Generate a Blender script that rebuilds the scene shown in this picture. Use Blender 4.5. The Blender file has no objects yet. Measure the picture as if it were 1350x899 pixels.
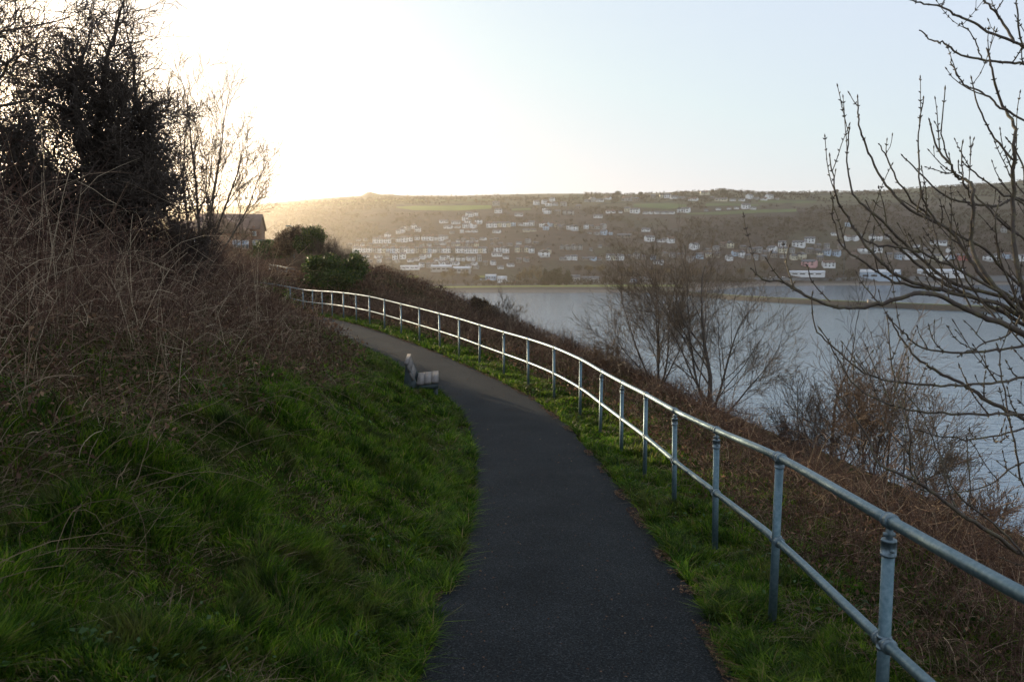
import bpy, math, random
import numpy as np
from mathutils import Vector, Matrix

# ------------------------------------------------------------------ camera, world, sun, exposure
scene = bpy.context.scene
COL = scene.collection
R = math.radians
EYE = 30.0                       # eye height above the water, metres
FPX = 1050.0                     # focal length in pixels of a 1350 px wide frame
PITCH = math.atan((449.5 - 345.0) / FPX)
CP, SP = math.cos(PITCH), math.sin(PITCH)

cam_d = bpy.data.cameras.new("camera")
cam = bpy.data.objects.new("camera", cam_d); COL.objects.link(cam)
cam.location = (0, 0, EYE); cam.rotation_euler = (R(90) - PITCH, 0, 0)
cam_d.sensor_width = 36.0; cam_d.lens = 36.0 * FPX / 1350.0
cam_d.clip_start = 0.05; cam_d.clip_end = 20000
cam_d.dof.use_dof = True; cam_d.dof.focus_distance = 8.0; cam_d.dof.aperture_fstop = 4.5
scene.camera = cam

SUN_AZ, SUN_EL = -34.5, 6.2      # degrees, azimuth measured from the view direction, minus = left
sd = Vector((math.sin(R(SUN_AZ)) * math.cos(R(SUN_EL)), math.cos(R(SUN_AZ)) * math.cos(R(SUN_EL)), math.sin(R(SUN_EL))))
world = bpy.data.worlds.new("World"); scene.world = world; world.use_nodes = True
wn = world.node_tree.nodes; wl = world.node_tree.links
bg = wn["Background"]
sky = wn.new("ShaderNodeTexSky"); sky.sky_type = 'NISHITA'; sky.sun_disc = False
sky.sun_elevation = R(SUN_EL); sky.sun_rotation = R(SUN_AZ)
sky.altitude = 0; sky.air_density = 1.0; sky.dust_density = 0.35; sky.ozone_density = 2.2
# even pale veil colour added to lift the shade; glare round the sun is capped
cap = wn.new("ShaderNodeMix"); cap.data_type = 'RGBA'; cap.blend_type = 'DARKEN'; cap.inputs[0].default_value = 1.0; cap.inputs[7].default_value = (3.1, 2.85, 2.5, 1)
wl.new(sky.outputs[0], cap.inputs[6])
veil = wn.new("ShaderNodeMix"); veil.data_type = 'RGBA'; veil.inputs[0].default_value = 0.72; veil.inputs[7].default_value = (3.0, 2.88, 2.86, 1)
wl.new(cap.outputs[2], veil.inputs[6])
wl.new(veil.outputs[2], bg.inputs[0]); bg.inputs[1].default_value = 0.12
sun_d = bpy.data.lights.new("sun", 'SUN'); sun_d.energy = 5.0; sun_d.angle = R(0.5); sun_d.color = (1.0, 0.73, 0.43)
sun = bpy.data.objects.new("sun", sun_d); COL.objects.link(sun)
sun.rotation_euler = sd.to_track_quat('Z', 'Y').to_euler(); sun.location = (0, 0, 80)
scene.view_settings.view_transform = 'Standard'; scene.view_settings.look = 'None'
scene.view_settings.gamma = 1.0; scene.view_settings.use_curve_mapping = False
scene.view_settings.exposure = 1.35
scene.view_settings.use_white_balance = True; scene.view_settings.white_balance_temperature = 5750; scene.view_settings.white_balance_tint = 7

# ------------------------------------------------------------------ helpers
rng = np.random.default_rng(7)
def at(px, py, zc):
    """world point seen at photo pixel (px, py) at depth zc along the view axis"""
    xc = (px - 675.0) / FPX * zc; yc = (449.5 - py) / FPX * zc
    return Vector((xc, zc * CP + yc * SP, EYE + yc * CP - zc * SP))

def tagit(o, label=None, cat=None, group=None, kind=None):
    if label: o['label'] = label
    if cat: o['category'] = cat
    if group: o['group'] = group
    if kind: o['kind'] = kind
    return o

def mk(name, V, quads=None, tris=None, mat=None, parent=None, origin=None, smooth=True, uv=None):
    V = np.asarray(V, dtype=np.float32).reshape(-1, 3)
    if origin is not None: V = V - np.asarray(origin, dtype=np.float32)
    me = bpy.data.meshes.new(name)
    q = np.asarray(quads if quads is not None else np.zeros((0, 4)), dtype=np.int32).reshape(-1, 4)
    t = np.asarray(tris if tris is not None else np.zeros((0, 3)), dtype=np.int32).reshape(-1, 3)
    me.vertices.add(len(V)); me.vertices.foreach_set("co", V.ravel())
    li = np.concatenate([q.ravel(), t.ravel()])
    me.loops.add(len(li)); me.loops.foreach_set("vertex_index", li)
    st = np.concatenate([np.arange(len(q)) * 4, len(q) * 4 + np.arange(len(t)) * 3]).astype(np.int32)
    me.polygons.add(len(st)); me.polygons.foreach_set("loop_start", st)
    if smooth: me.polygons.foreach_set("use_smooth", np.ones(len(st), dtype=bool))
    me.update(calc_edges=True)
    if uv is not None:
        l = me.uv_layers.new(name="uv"); l.data.foreach_set("uv", np.asarray(uv, dtype=np.float32)[li].ravel())
    if mat is not None: me.materials.append(mat)
    o = bpy.data.objects.new(name, me); COL.objects.link(o)
    if parent is not None: o.parent = parent
    return o

def thing(name, label, cat, loc=(0, 0, 0), rz=0, group=None):
    o = bpy.data.objects.new(name, None); COL.objects.link(o)
    o.empty_display_size = 0.3; o.location = loc; o.rotation_euler = (0, 0, rz)
    return tagit(o, label, cat, group)

class Geo:
    """collects quads and triangles for one mesh"""
    def __init__(s): s.V = []; s.Q = []; s.T = []; s.n = 0
    def add(s, V, Q=None, T=None):
        V = np.asarray(V, float).reshape(-1, 3); s.V.append(V)
        if Q is not None and len(Q): s.Q.append(np.asarray(Q, int).reshape(-1, 4) + s.n)
        if T is not None and len(T): s.T.append(np.asarray(T, int).reshape(-1, 3) + s.n)
        s.n += len(V)
    def box(s, x0, x1, y0, y1, z0, z1):
        s.add([(x0,y0,z0),(x1,y0,z0),(x1,y1,z0),(x0,y1,z0),(x0,y0,z1),(x1,y0,z1),(x1,y1,z1),(x0,y1,z1)],
              [(0,3,2,1),(4,5,6,7),(0,1,5,4),(1,2,6,5),(2,3,7,6),(3,0,4,7)])
    def obb(s, a, b, w, h, up=(0,0,1)):
        """beam from a to b, w across, h along up"""
        a = np.asarray(a, float); b = np.asarray(b, float); d = b - a; d /= np.linalg.norm(d)
        up = np.asarray(up, float); sx = np.cross(d, up); sx /= np.linalg.norm(sx); u = np.cross(sx, d)
        V = [p + sx * i * w / 2 + u * j * h / 2 for p in (a, b) for (i, j) in ((-1,-1),(1,-1),(1,1),(-1,1))]
        s.add(V, [(0,1,2,3),(7,6,5,4),(0,4,5,1),(1,5,6,2),(2,6,7,3),(3,7,4,0)])
    def prism(s, poly, y0, y1):
        """polygon in (x,z) extruded along y"""
        n = len(poly)
        V = [(x, y0, z) for x, z in poly] + [(x, y1, z) for x, z in poly]
        Q = [(i, (i+1) % n, n + (i+1) % n, n + i) for i in range(n)]
        T = [(0, i+1, i) for i in range(1, n-1)] + [(n, n+i, n+i+1) for i in range(1, n-1)]
        s.add(V, Q, T)
    def tubes(s, lines, sides=4, cap=False):
        by = {}
        for p, r in lines: by.setdefault(len(p), []).append((p, r))
        for n, L in by.items():
            if n < 2: continue
            P = np.array([l[0] for l in L], float); Rr = np.array([l[1] for l in L], float)
            m = len(P)
            T = np.gradient(P, axis=1); T /= np.linalg.norm(T, axis=2, keepdims=True) + 1e-12
            ov = P[:, -1] - P[:, 0]; ref = np.zeros((m, 3)); ref[np.arange(m), np.argmin(np.abs(ov), axis=1)] = 1
            N1 = np.cross(T, ref[:, None, :]); N1 /= np.linalg.norm(N1, axis=2, keepdims=True) + 1e-12
            N2 = np.cross(T, N1)
            a = np.arange(sides) / sides * 2 * math.pi
            ring = P[:, :, None, :] + Rr[:, :, None, None] * (np.cos(a)[None, None, :, None] * N1[:, :, None, :] + np.sin(a)[None, None, :, None] * N2[:, :, None, :])
            base = (np.arange(m) * n * sides)[:, None, None] + (np.arange(n - 1) * sides)[None, :, None] + np.arange(sides)[None, None, :]
            nx = (np.arange(m) * n * sides)[:, None, None] + (np.arange(n - 1) * sides)[None, :, None] + ((np.arange(sides) + 1) % sides)[None, None, :]
            Q = np.stack([base, nx, nx + sides, base + sides], axis=-1).reshape(-1, 4)
            Tt = None
            if cap:
                b0 = np.arange(m) * n * sides
                Tt = [(b, b + i + 1, b + i) for b in b0 for i in range(1, sides - 1)] + \
                     [(b + (n-1)*sides, b + (n-1)*sides + i, b + (n-1)*sides + i + 1) for b in b0 for i in range(1, sides - 1)]
            s.add(ring.reshape(-1, 3), Q, Tt)
        return s
    def tubes_arr(s, P, Rr, sides=3):
        m, n = P.shape[:2]
        T = np.gradient(P, axis=1); T /= np.linalg.norm(T, axis=2, keepdims=True) + 1e-12
        ov = P[:, -1] - P[:, 0]; ref = np.zeros((m, 3)); ref[np.arange(m), np.argmin(np.abs(ov), axis=1)] = 1
        N1 = np.cross(T, ref[:, None, :]); N1 /= np.linalg.norm(N1, axis=2, keepdims=True) + 1e-12
        N2 = np.cross(T, N1); a = np.arange(sides) / sides * 2 * math.pi
        ring = P[:, :, None, :] + Rr[:, :, None, None] * (np.cos(a)[None, None, :, None] * N1[:, :, None, :] + np.sin(a)[None, None, :, None] * N2[:, :, None, :])
        r0 = (np.arange(m) * n * sides)[:, None, None] + (np.arange(n - 1) * sides)[None, :, None]
        base = r0 + np.arange(sides)[None, None, :]; nx = r0 + ((np.arange(sides) + 1) % sides)[None, None, :]
        s.add(ring.reshape(-1, 3), np.stack([base, nx, nx + sides, base + sides], axis=-1).reshape(-1, 4))
        return s
    def build(s, name, mat, parent=None, origin=None, smooth=False):
        V = np.concatenate(s.V) if s.V else np.zeros((0, 3))
        return mk(name, V, np.concatenate(s.Q) if s.Q else None, np.concatenate(s.T) if s.T else None, mat, parent, origin, smooth)

def hash2(i, j, seed):
    h = (i * 374761393 + j * 668265263 + seed * 974634777) & 0xFFFFFFFF
    h = ((h ^ (h >> 13)) * 1274126177) & 0xFFFFFFFF
    return ((h ^ (h >> 16)) & 0xFFFF) / 65535.0
def vnoise(x, y, sc=1.0, seed=0):
    x = np.asarray(x, float) / sc; y = np.asarray(y, float) / sc
    i = np.floor(x).astype(np.int64); j = np.floor(y).astype(np.int64); fx = x - i; fy = y - j
    fx = fx * fx * (3 - 2 * fx); fy = fy * fy * (3 - 2 * fy)
    return (hash2(i, j, seed) * (1-fx) + hash2(i+1, j, seed) * fx) * (1-fy) + (hash2(i, j+1, seed) * (1-fx) + hash2(i+1, j+1, seed) * fx) * fy
def fbm(x, y, sc, seed=0, oct=4):
    t = 0; a = 1; n = 0
    for k in range(oct): t = t + a * vnoise(x, y, sc / 2**k, seed + k * 17); n += a; a *= 0.5
    return t / n

# ------------------------------------------------------------------ materials
def mat(name):
    m = bpy.data.materials.new(name); m.use_nodes = True
    nt = m.node_tree; return m, nt.nodes, nt.links, nt.nodes["Principled BSDF"], nt.nodes["Material Output"]
def ramp(n, l, fac, stops):
    r = n.new("ShaderNodeValToRGB"); e = r.color_ramp.elements
    while len(e) < len(stops): e.new(0.5)
    for k, (p, c) in enumerate(stops): e[k].position = p; e[k].color = (*c, 1)
    if fac is not None: l.new(fac, r.inputs[0])
    return r.outputs[0]
def noise(n, l, scale, detail=4, rough=0.6, vec=None):
    t = n.new("ShaderNodeTexNoise"); t.inputs["Scale"].default_value = scale; t.inputs["Detail"].default_value = detail
    t.inputs["Roughness"].default_value = rough
    if vec is None:
        g = n.new("ShaderNodeNewGeometry"); vec = g.outputs["Position"]
    l.new(vec, t.inputs["Vector"]); return t.outputs["Fac"]
def mix(n, l, fac, a, b, mode='MIX'):
    m = n.new("ShaderNodeMix"); m.data_type = 'RGBA'; m.blend_type = mode
    for s, v in ((m.inputs[0], fac), (m.inputs[6], a), (m.inputs[7], b)):
        if isinstance(v, (int, float)): s.default_value = v
        elif isinstance(v, tuple): s.default_value = (*v, 1)
        else: l.new(v, s)
    return m.outputs[2]
def bump(n, l, b, h, strength=0.3, dist=0.05):
    u = n.new("ShaderNodeBump"); u.inputs["Strength"].default_value = strength; u.inputs["Distance"].default_value = dist
    l.new(h, u.inputs["Height"]); l.new(u.outputs[0], b.inputs["Normal"])
def plain(name, c, rough=0.8, metal=0, var=0.25, scale=3.0, bmp=0.0):
    m, n, l, b, o = mat(name)
    f = noise(n, l, scale, 5)
    lo = tuple(max(0, x * (1 - var)) for x in c); hi = tuple(x * (1 + var) for x in c)
    l.new(ramp(n, l, f, [(0.3, lo), (0.7, hi)]), b.inputs["Base Color"])
    b.inputs["Roughness"].default_value = rough; b.inputs["Metallic"].default_value = metal
    if bmp: bump(n, l, b, f, bmp)
    return m
def stems(name, stops, rough=0.75, transl=0.0, nscale=1.5, patch=None):
    """colour that differs from stem to stem and from clump to clump"""
    m, n, l, b, o = mat(name)
    g = n.new("ShaderNodeNewGeometry")
    c = ramp(n, l, g.outputs["Random Per Island"], stops)
    f = noise(n, l, nscale, 3)
    c = mix(n, l, 1.0, c, ramp(n, l, f, [(0.3, (.6, .6, .6)), (0.7, (1.25, 1.25, 1.25))]), 'MULTIPLY')
    if patch:                                            # yellowed patches and darker tussocks
        f5 = noise(n, l, 1.7, 4); f6 = noise(n, l, 5.5, 3)
        c = mix(n, l, ramp(n, l, f5, [(0.52, (0, 0, 0)), (0.70, (.75, .75, .75))]), c, patch)
        c = mix(n, l, 1.0, c, ramp(n, l, f6, [(0.38, (.35, .42, .42)), (0.6, (1.2, 1.15, 1.0))]), 'MULTIPLY')
    l.new(c, b.inputs["Base Color"]); b.inputs["Roughness"].default_value = rough
    b.inputs["Specular IOR Level"].default_value = 0.18
    if transl:
        t = n.new("ShaderNodeBsdfTranslucent"); l.new(c, t.inputs[0])
        ms = n.new("ShaderNodeMixShader"); ms.inputs[0].default_value = transl
        l.new(b.outputs[0], ms.inputs[1]); l.new(t.outputs[0], ms.inputs[2]); l.new(ms.outputs[0], o.inputs[0])
    return m

M = {}
M['grass'] = stems('grass_blades', [(0.0, (.024, .066, .004)), (0.45, (.074, .16, .008)), (0.87, (.19, .28, .018)), (0.94, (.22, .19, .07)), (1.0, (.28, .22, .11))], 0.6, 0.45, 0.9, (.10, .095, .035))
M['deadgrass'] = stems('dry_grass', [(0, (.10, .075, .045)), (1, (.30, .23, .14))], 0.8, 0.3)
M['bramble'] = stems('bramble_stems', [(0, (.045, .023, .016)), (0.45, (.115, .060, .040)), (0.76, (.22, .145, .095)), (1, (.50, .41, .28))], 0.7)
M['bracken'] = stems('dead_leaves', [(0, (.06, .035, .025)), (0.7, (.13, .075, .045)), (1, (.26, .17, .10))], 0.85, 0.25)
M['bark'] = plain('hawthorn_bark', (.075, .062, .052), 0.9, 0, .4, 14, .4)
M['twig'] = stems('hawthorn_twigs', [(0, (.045, .036, .03)), (1, (.09, .07, .055))], 0.85)
M['ashtwig'] = stems('ash_twigs', [(0, (.10, .08, .06)), (1, (.20, .155, .11))], 0.75)
M['warmtwig'] = stems('willow_twigs', [(0, (.10, .068, .048)), (1, (.20, .14, .09))], 0.7)
m, n, l, b, o = mat('lichen_bark'); f = noise(n, l, 22, 5)
l.new(ramp(n, l, f, [(0.45, (.05, .036, .028)), (0.62, (.085, .07, .035)), (0.8, (.15, .14, .06))]), b.inputs["Base Color"]); b.inputs["Roughness"].default_value = .75
bump(n, l, b, f, .5, .01); M['lichen'] = m
M['weed'] = stems('broad_leaves', [(0, (.03, .07, .02)), (1, (.09, .15, .05))], 0.5, 0.3)
M['evergreen'] = stems('evergreen_leaves', [(0, (.02, .04, .010)), (0.8, (.05, .085, .014)), (1, (.13, .14, .02))], 0.5, 0.25)
# ------------------------------------------------------------------ the railing line drives the near ground
# (photo x of the top rail, photo y, depth along the view axis)
RAIL = [(1420, 832, 2.25), (1188, 697, 3.3), (1033, 600, 5.05), (947, 569, 6.9), (890, 543, 8.6), (853, 520, 10.2), (821, 505, 11.8), (795, 491, 13.3),
        (771, 475, 14.9), (732, 457.5, 16.7), (697, 446.5, 18.4), (666, 438.5, 20.0), (632, 428.5, 21.6), (606, 420, 23.0),
        (580, 413.5, 24.6), (552.8, 406.5, 26.1), (528.5, 400.7, 27.6), (506.4, 395.3, 28.9), (486.4, 390.5, 30.1), (469, 388, 31.4),
        (452.5, 386, 32.7), (437.6, 384.5, 34.0), (424.5, 384, 35.2), (412, 383.3, 36.4), (400.8, 382.5, 37.6), (384, 379, 39.0), (369, 375.5, 40.3)]
TOP = np.array([at(*p) for p in RAIL])
back = np.array([[1.52, 0.4, EYE - 0.78], [1.44, -1.4, EYE - 0.62], [1.35, -4.0, EYE - .5]])
ends = np.array([[-14.6, 43.0, EYE - 1.0], [-19, 47.5, EYE - .6], [-26, 53, EYE - .2], [-40, 62, EYE + .3]])
POSTH = 1.08
LINE = np.concatenate([back[::-1], TOP, ends]); 
k = np.array([1, 4, 6, 4, 1]) / 16.0
sm = LINE.copy()
for it in range(2):
    for j in range(2, len(LINE) - 2): sm[j] = (LINE[j-2:j+3] * k[:, None]).sum(0) * 0.6 + LINE[j] * 0.4
arc = np.concatenate([[0], np.cumsum(np.linalg.norm(np.diff(sm[:, :2], axis=0), axis=1))])
ta = np.linspace(0, arc[-1], 130)
CL = np.stack([np.interp(ta, arc, sm[:, i]) for i in range(3)], axis=1)
CL[:, 2] -= POSTH                                       # foot of the posts
for it in range(6): CL[1:-1] = (CL[:-2] + 2 * CL[1:-1] + CL[2:]) / 4
TT = np.gradient(CL[:, :2], axis=0); TT /= np.linalg.norm(TT, axis=1, keepdims=True)
NR = np.stack([TT[:, 1], -TT[:, 0]], axis=1)             # to the right, towards the sea
def rail_frame(x, y):
    """signed distance from the railing (sea side positive), foot height, index along"""
    x = np.asarray(x, float).ravel(); y = np.asarray(y, float).ravel()
    S = np.empty(len(x)); Z = np.empty(len(x)); I = np.empty(len(x))
    A = CL[:-1, :2]; D = CL[1:, :2] - A; DD = (D * D).sum(1)
    for c in range(0, len(x), 40000):
        px = x[c:c+40000, None] - A[None, :, 0]; py = y[c:c+40000, None] - A[None, :, 1]
        t = np.clip((px * D[:, 0] + py * D[:, 1]) / DD, 0, 1)
        dx = px - t * D[:, 0]; dy = py - t * D[:, 1]; d2 = dx*dx + dy*dy
        j = d2.argmin(1); a = np.arange(len(j)); tj = t[a, j]
        sg = np.sign(D[j, 1] * px[a, j] - D[j, 0] * py[a, j]); sg[sg == 0] = 1
        S[c:c+40000] = np.sqrt(d2[a, j]) * sg
        Z[c:c+40000] = CL[j, 2] * (1 - tj) + CL[j + 1, 2] * tj; I[c:c+40000] = j + tj
    return S, Z, I
PR, PL = -0.41, -2.28                                    # right and left edge of the path, from the railing
def smin(a, b, k):
    h = np.clip(0.5 + 0.5 * (b - a) / k, 0, 1); return b * (1-h) + a * h - k * h * (1-h)
def ground(x, y, tuft=True, cut=True):
    x = np.asarray(x, float); shp = x.shape; x = x.ravel(); y = np.asarray(y, float).ravel()
    s, zf, i = rail_frame(x, y)
    q = np.maximum(0, PL - s)
    rise = smin(.50 * q, 1.75 + .05 * q + 0.02 * np.clip(y, 0, 30), 0.7) * np.clip(q / .25, 0, 1)
    cap = EYE + 0.4 + 0.10 * np.clip(-10 - x, 0, 20)
    br = np.interp(y, [0, 10, 16, 24, 34, 44], [1.8, 1.8, 2.3, 3.6, 4.6, 5.5])
    w = np.maximum(0, s - br)
    drop = np.where(w < 1.5, .30 * w * w, .30 * 2.25 + .85 * (w - 1.5))
    z = np.minimum(zf + rise, np.maximum(cap, zf)) - drop - .05 * np.clip(s, 0, 3)
    # headland spur beyond the bend, and the plateau with the house
    hx = -9.5 + 0.02 * (y - 45)
    head = EYE - 0.9 + 0.6 * (fbm(x, y, 6, 5) - .5) - 0.42 * np.maximum(0, x - hx) - .33 * np.maximum(0, 44 - y) - .45 * np.maximum(0, y - 62)
    plat = np.minimum(EYE + 1.7, EYE - 1.6 + .13 * np.maximum(0, -11 - x)) - np.where(y < 38, (38 - y) * .4, 0) - .30 * np.maximum(0, y - 155) - 1.2 * np.maximum(0, x + np.maximum(11, .215 * y))
    z = np.maximum(z, np.maximum(head, plat))
    z = np.maximum(z, -3.0)
    if tuft:
        am = np.clip((q - .05) / .6, 0, 1) * .24 + np.clip((s + .35) / .5, 0, 1) * .12
        z = z + am * (fbm(x, y, .75, 3, 3) - .5) * 1.6 + np.clip(q - 1, 0, 1) * .5 * (fbm(x, y, 3.2, 9, 2) - .5)
    if cut:
        inside = np.clip(np.minimum(s - PL + .02, PR + .02 - s) / .10, 0, 1)
        z = z - .07 * inside
    return z.reshape(shp)

def stretch(a, b, n, c, p):
    """n coordinates between a and b, densest round c"""
    t = np.linspace(-1, 1, n); k1 = abs(a - c); k2 = abs(b - c)
    w = np.sign(t) * np.abs(t) ** p
    return np.where(w < 0, c + w * k1, c + w * k2)
def grid(xs, ys, zf):
    X, Y = np.meshgrid(xs, ys); Z = zf(X, Y)
    V = np.stack([X, Y, Z], -1).reshape(-1, 3); nx, ny = len(xs), len(ys)
    b = (np.arange(ny - 1)[:, None] * nx + np.arange(nx - 1)[None, :]).ravel()
    return V, np.stack([b, b + 1, b + nx + 1, b + nx], -1)

m, n, l, b, o = mat('soil_and_turf')
f1 = noise(n, l, 1.6, 5); f2 = noise(n, l, 14, 4)
c = mix(n, l, ramp(n, l, f1, [(0.42, (0, 0, 0)), (0.58, (1, 1, 1))]), (.022, .036, .006), (.048, .040, .016))
c = mix(n, l, 1.0, c, ramp(n, l, f2, [(0.3, (.55, .55, .55)), (0.75, (1.3, 1.3, 1.3))]), 'MULTIPLY')
l.new(c, b.inputs["Base Color"]); b.inputs["Roughness"].default_value = 1; b.inputs["Specular IOR Level"].default_value = 0; bump(n, l, b, f2, .8, .05); M['soil'] = m
xs = stretch(-90, 60, 420, 0.0, 2.2); ys = -8 + 200 * np.linspace(0, 1, 460) ** 2.0
V, Q = grid(xs, ys, ground)
tagit(mk('ground', V, Q, mat=M['soil']), kind='structure')

# the path: one sheet with a slight camber
m, n, l, b, o = mat('asphalt')
g = n.new("ShaderNodeNewGeometry"); P = g.outputs["Position"]
u = n.new("ShaderNodeUVMap"); u.uv_map = 'uv'; sx = n.new("ShaderNodeSeparateXYZ"); l.new(u.outputs[0], sx.inputs[0])
fine = noise(n, l, 75, 5, .8, P); big = noise(n, l, 1.1, 5, .6, P); mid = noise(n, l, 9, 4, .6, P)
c = ramp(n, l, fine, [(0.36, (.004, .005, .006)), (0.51, (.017, .020, .022)), (0.61, (.042, .047, .050)), (0.70, (.15, .155, .16))])
c = mix(n, l, 1.0, c, ramp(n, l, big, [(0.3, (.75, .75, .75)), (0.7, (1.2, 1.2, 1.2))]), 'MULTIPLY')
# moss and mud towards both edges, broader on the bank side
ed = ramp(n, l, sx.outputs[0], [(0.0, (1, 1, 1)), (0.10, (.75, .75, .75)), (0.45, (.18, .18, .18)), (0.80, (.0, .0, .0)), (0.95, (.35, .35, .35)), (1.0, (1, 1, 1))])
mm = n.new("ShaderNodeMath"); mm.operation = 'ADD'; l.new(ed, mm.inputs[0]); l.new(big, mm.inputs[1])
m2 = n.new("ShaderNodeMath"); m2.operation = 'MULTIPLY_ADD'; l.new(mid, m2.inputs[0]); m2.inputs[1].default_value = .7; l.new(mm.outputs[0], m2.inputs[2])
k = ramp(n, l, m2.outputs[0], [(1.12, (0, 0, 0)), (1.6, (.7, .7, .7))])
c = mix(n, l, k, c, (.034, .030, .010))
l.new(c, b.inputs["Base Color"]); b.inputs["Roughness"].default_value = .82; b.inputs["Specular IOR Level"].default_value = .05
bump(n, l, b, fine, .6, .006); M['asphalt'] = m
fr = np.linspace(0, 1, 13); nP = 420
ii = np.linspace(0, len(CL) - 6, nP); i0 = ii.astype(int); ft = (ii - i0)[:, None]
c3 = CL[i0] * (1 - ft) + CL[i0 + 1] * ft; nn = NR[i0] * (1 - ft) + NR[i0 + 1] * ft
wob_l = (fbm(ii * 1.1, ii * 0, 1, 4, 3) - .5) * .24; wob_r = (fbm(ii * 1.6, ii * 0, 1, 8, 3) - .5) * .26
PV, PU = [], []
for a in range(nP):
    L_, R_ = PL + wob_l[a] - .03, PR + wob_r[a] + .03
    for t in fr:
        s = L_ + (R_ - L_) * t
        PV.append((c3[a, 0] + nn[a, 0] * s, c3[a, 1] + nn[a, 1] * s, c3[a, 2] + .012 + .03 * math.sin(math.pi * t))); PU.append((t, ii[a]))
nf = len(fr); bq = (np.arange(nP - 1)[:, None] * nf + np.arange(nf - 1)[None, :]).ravel()
tagit(mk('path', PV, np.stack([bq, bq + 1, bq + nf + 1, bq + nf], -1), mat=M['asphalt'], uv=PU), kind='structure')

# ------------------------------------------------------------------ water
m, n, l, b, o = mat('harbour_water')
b.inputs["Base Color"].default_value = (.05, .11, .18, 1); b.inputs["Roughness"].default_value = .14; b.inputs["IOR"].default_value = 1.6
g = n.new("ShaderNodeNewGeometry"); mp = n.new("ShaderNodeMapping"); mp.inputs["Scale"].default_value = (.35, 1.0, 1)
l.new(g.outputs["Position"], mp.inputs[0])
w1 = noise(n, l, .55, 3, .55, mp.outputs[0]); w2 = noise(n, l, .035, 3, .5, mp.outputs[0])
ad = n.new("ShaderNodeMath"); ad.operation = 'MULTIPLY_ADD'; l.new(w2, ad.inputs[0]); ad.inputs[1].default_value = 1.5; l.new(w1, ad.inputs[2])
bump(n, l, b, ad.outputs[0], .8, .30); M['water'] = m
tagit(mk('water', [(-3500, 10, 0), (3500, 10, 0), (3500, 2600, 0), (-3500, 2600, 0)], [(0, 1, 2, 3)], mat=M['water']), kind='structure')

# ------------------------------------------------------------------ far shore, hill and moor
U = lambda px: (px - 675.0) / 1055.0
_rx = [-900, 150, 330, 400, 440, 478, 484, 490, 497, 504, 515, 530, 600, 700, 760, 820, 900, 950, 1000, 1100, 1150, 1200, 1260, 1310, 1350, 1500, 2200]
_ry = [290, 279, 271, 265, 262, 259.5, 256, 254.6, 256.5, 258, 257.5, 259, 259.5, 257, 256.5, 258, 254, 252, 256, 255, 254, 250, 247, 243, 239, 232, 225]
def ridge_e(px): return (345 - np.interp(px, _rx, _ry)) / 1055.0
def ridge_s(px): return (345 - sum(np.interp(px + o_, _rx, _ry) for o_ in (-60, -40, -20, 0, 20, 40, 60)) / 7) / 1055.0
def shore(px): return np.interp(px, [-900, 500, 850, 900, 960, 1010, 1350, 2000], [730, 760, 768, 800, 880, 985, 1040, 1100])
def foot(px): return np.interp(px, [-900, 600, 1000, 1350, 2000], [930, 1000, 1100, 1125, 1180])
def ridge(px): return np.interp(px, [-900, 400, 700, 1000, 1350, 2000], [2300, 2150, 2000, 1750, 1600, 1600])
def far(x, y):
    x = np.asarray(x, float); y = np.asarray(y, float)
    px = 675 + 1055 * x / y
    d0, d1, dr = shore(px), foot(px), ridge(px)
    t = (y - d1) / (dr - d1)
    wt = np.clip((t - .86) / .12, 0, 1); Hr = EYE + (ridge_s(px) * (1 - wt) + ridge_e(px) * wt) * dr
    tc = np.clip(t, 0, 1)
    g_ = .45 * tc + .55 * (1 - (1 - tc) ** 1.7)
    z = 2.6 + (Hr - 2.6) * g_
    z = z + 9 * np.sin(tc * math.pi) * (fbm(x, y, 260, 21, 4) - .5) * 2 * .8
    z = z + 1.8 * (fbm(x, y, 40, 31, 2) - .5) * np.clip(t * 6, 0, 1) * np.clip((1.02 - t) * 8, 0, 1)
    z = np.where(t > 1, Hr - (t - 1) * 60, z)
    beach = (y - d0)
    z = np.where(beach < 45, np.minimum(z, -1.0 + 3.6 * (beach + 12) / 57), z)
    return np.where(beach < -12, -3.0, np.maximum(z, -3))
def far_hit(px, py):
    """where the sight line through a photo pixel meets the far land"""
    d = np.linspace(740, 2300, 1600)
    a = at(px, py, 1.0); k_ = d / a.y
    X = a.x * k_; Y = d; Zr = EYE + (a.z - EYE) * k_
    Z = far(X, Y); h = np.nonzero(Z >= Zr)[0]
    j = h[0] if len(h) else len(d) - 1
    return float(X[j]), float(Y[j]), float(Z[j])

m, n, l, b, o = mat('hillside')
g = n.new("ShaderNodeNewGeometry"); P = g.outputs["Position"]; sp = n.new("ShaderNodeSeparateXYZ"); l.new(P, sp.inputs[0])
f1 = noise(n, l, .006, 6, .6, P); f2 = noise(n, l, .05, 5, .7, P); f3 = noise(n, l, .3, 3, .7, P)
c = ramp(n, l, f1, [(0.35, (.040, .029, .022)), (0.5, (.064, .043, .031)), (0.62, (.050, .046, .022)), (.75, (.076, .050, .036))])
c = mix(n, l, 1.0, c, ramp(n, l, f2, [(0.3, (.5, .5, .5)), (0.7, (1.4, 1.4, 1.4))]), 'MULTIPLY')
v = n.new("ShaderNodeTexVoronoi"); v.inputs["Scale"].default_value = .0075; l.new(P, v.inputs["Vector"])
fc = ramp(n, l, v.outputs["Color"], [(0.0, (.07, .085, .02)), (0.5, (.10, .085, .045)), (1.0, (.06, .07, .025))])
ve = n.new("ShaderNodeTexVoronoi"); ve.feature = 'DISTANCE_TO_EDGE'; ve.inputs["Scale"].default_value = .0075; l.new(P, ve.inputs["Vector"])
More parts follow.
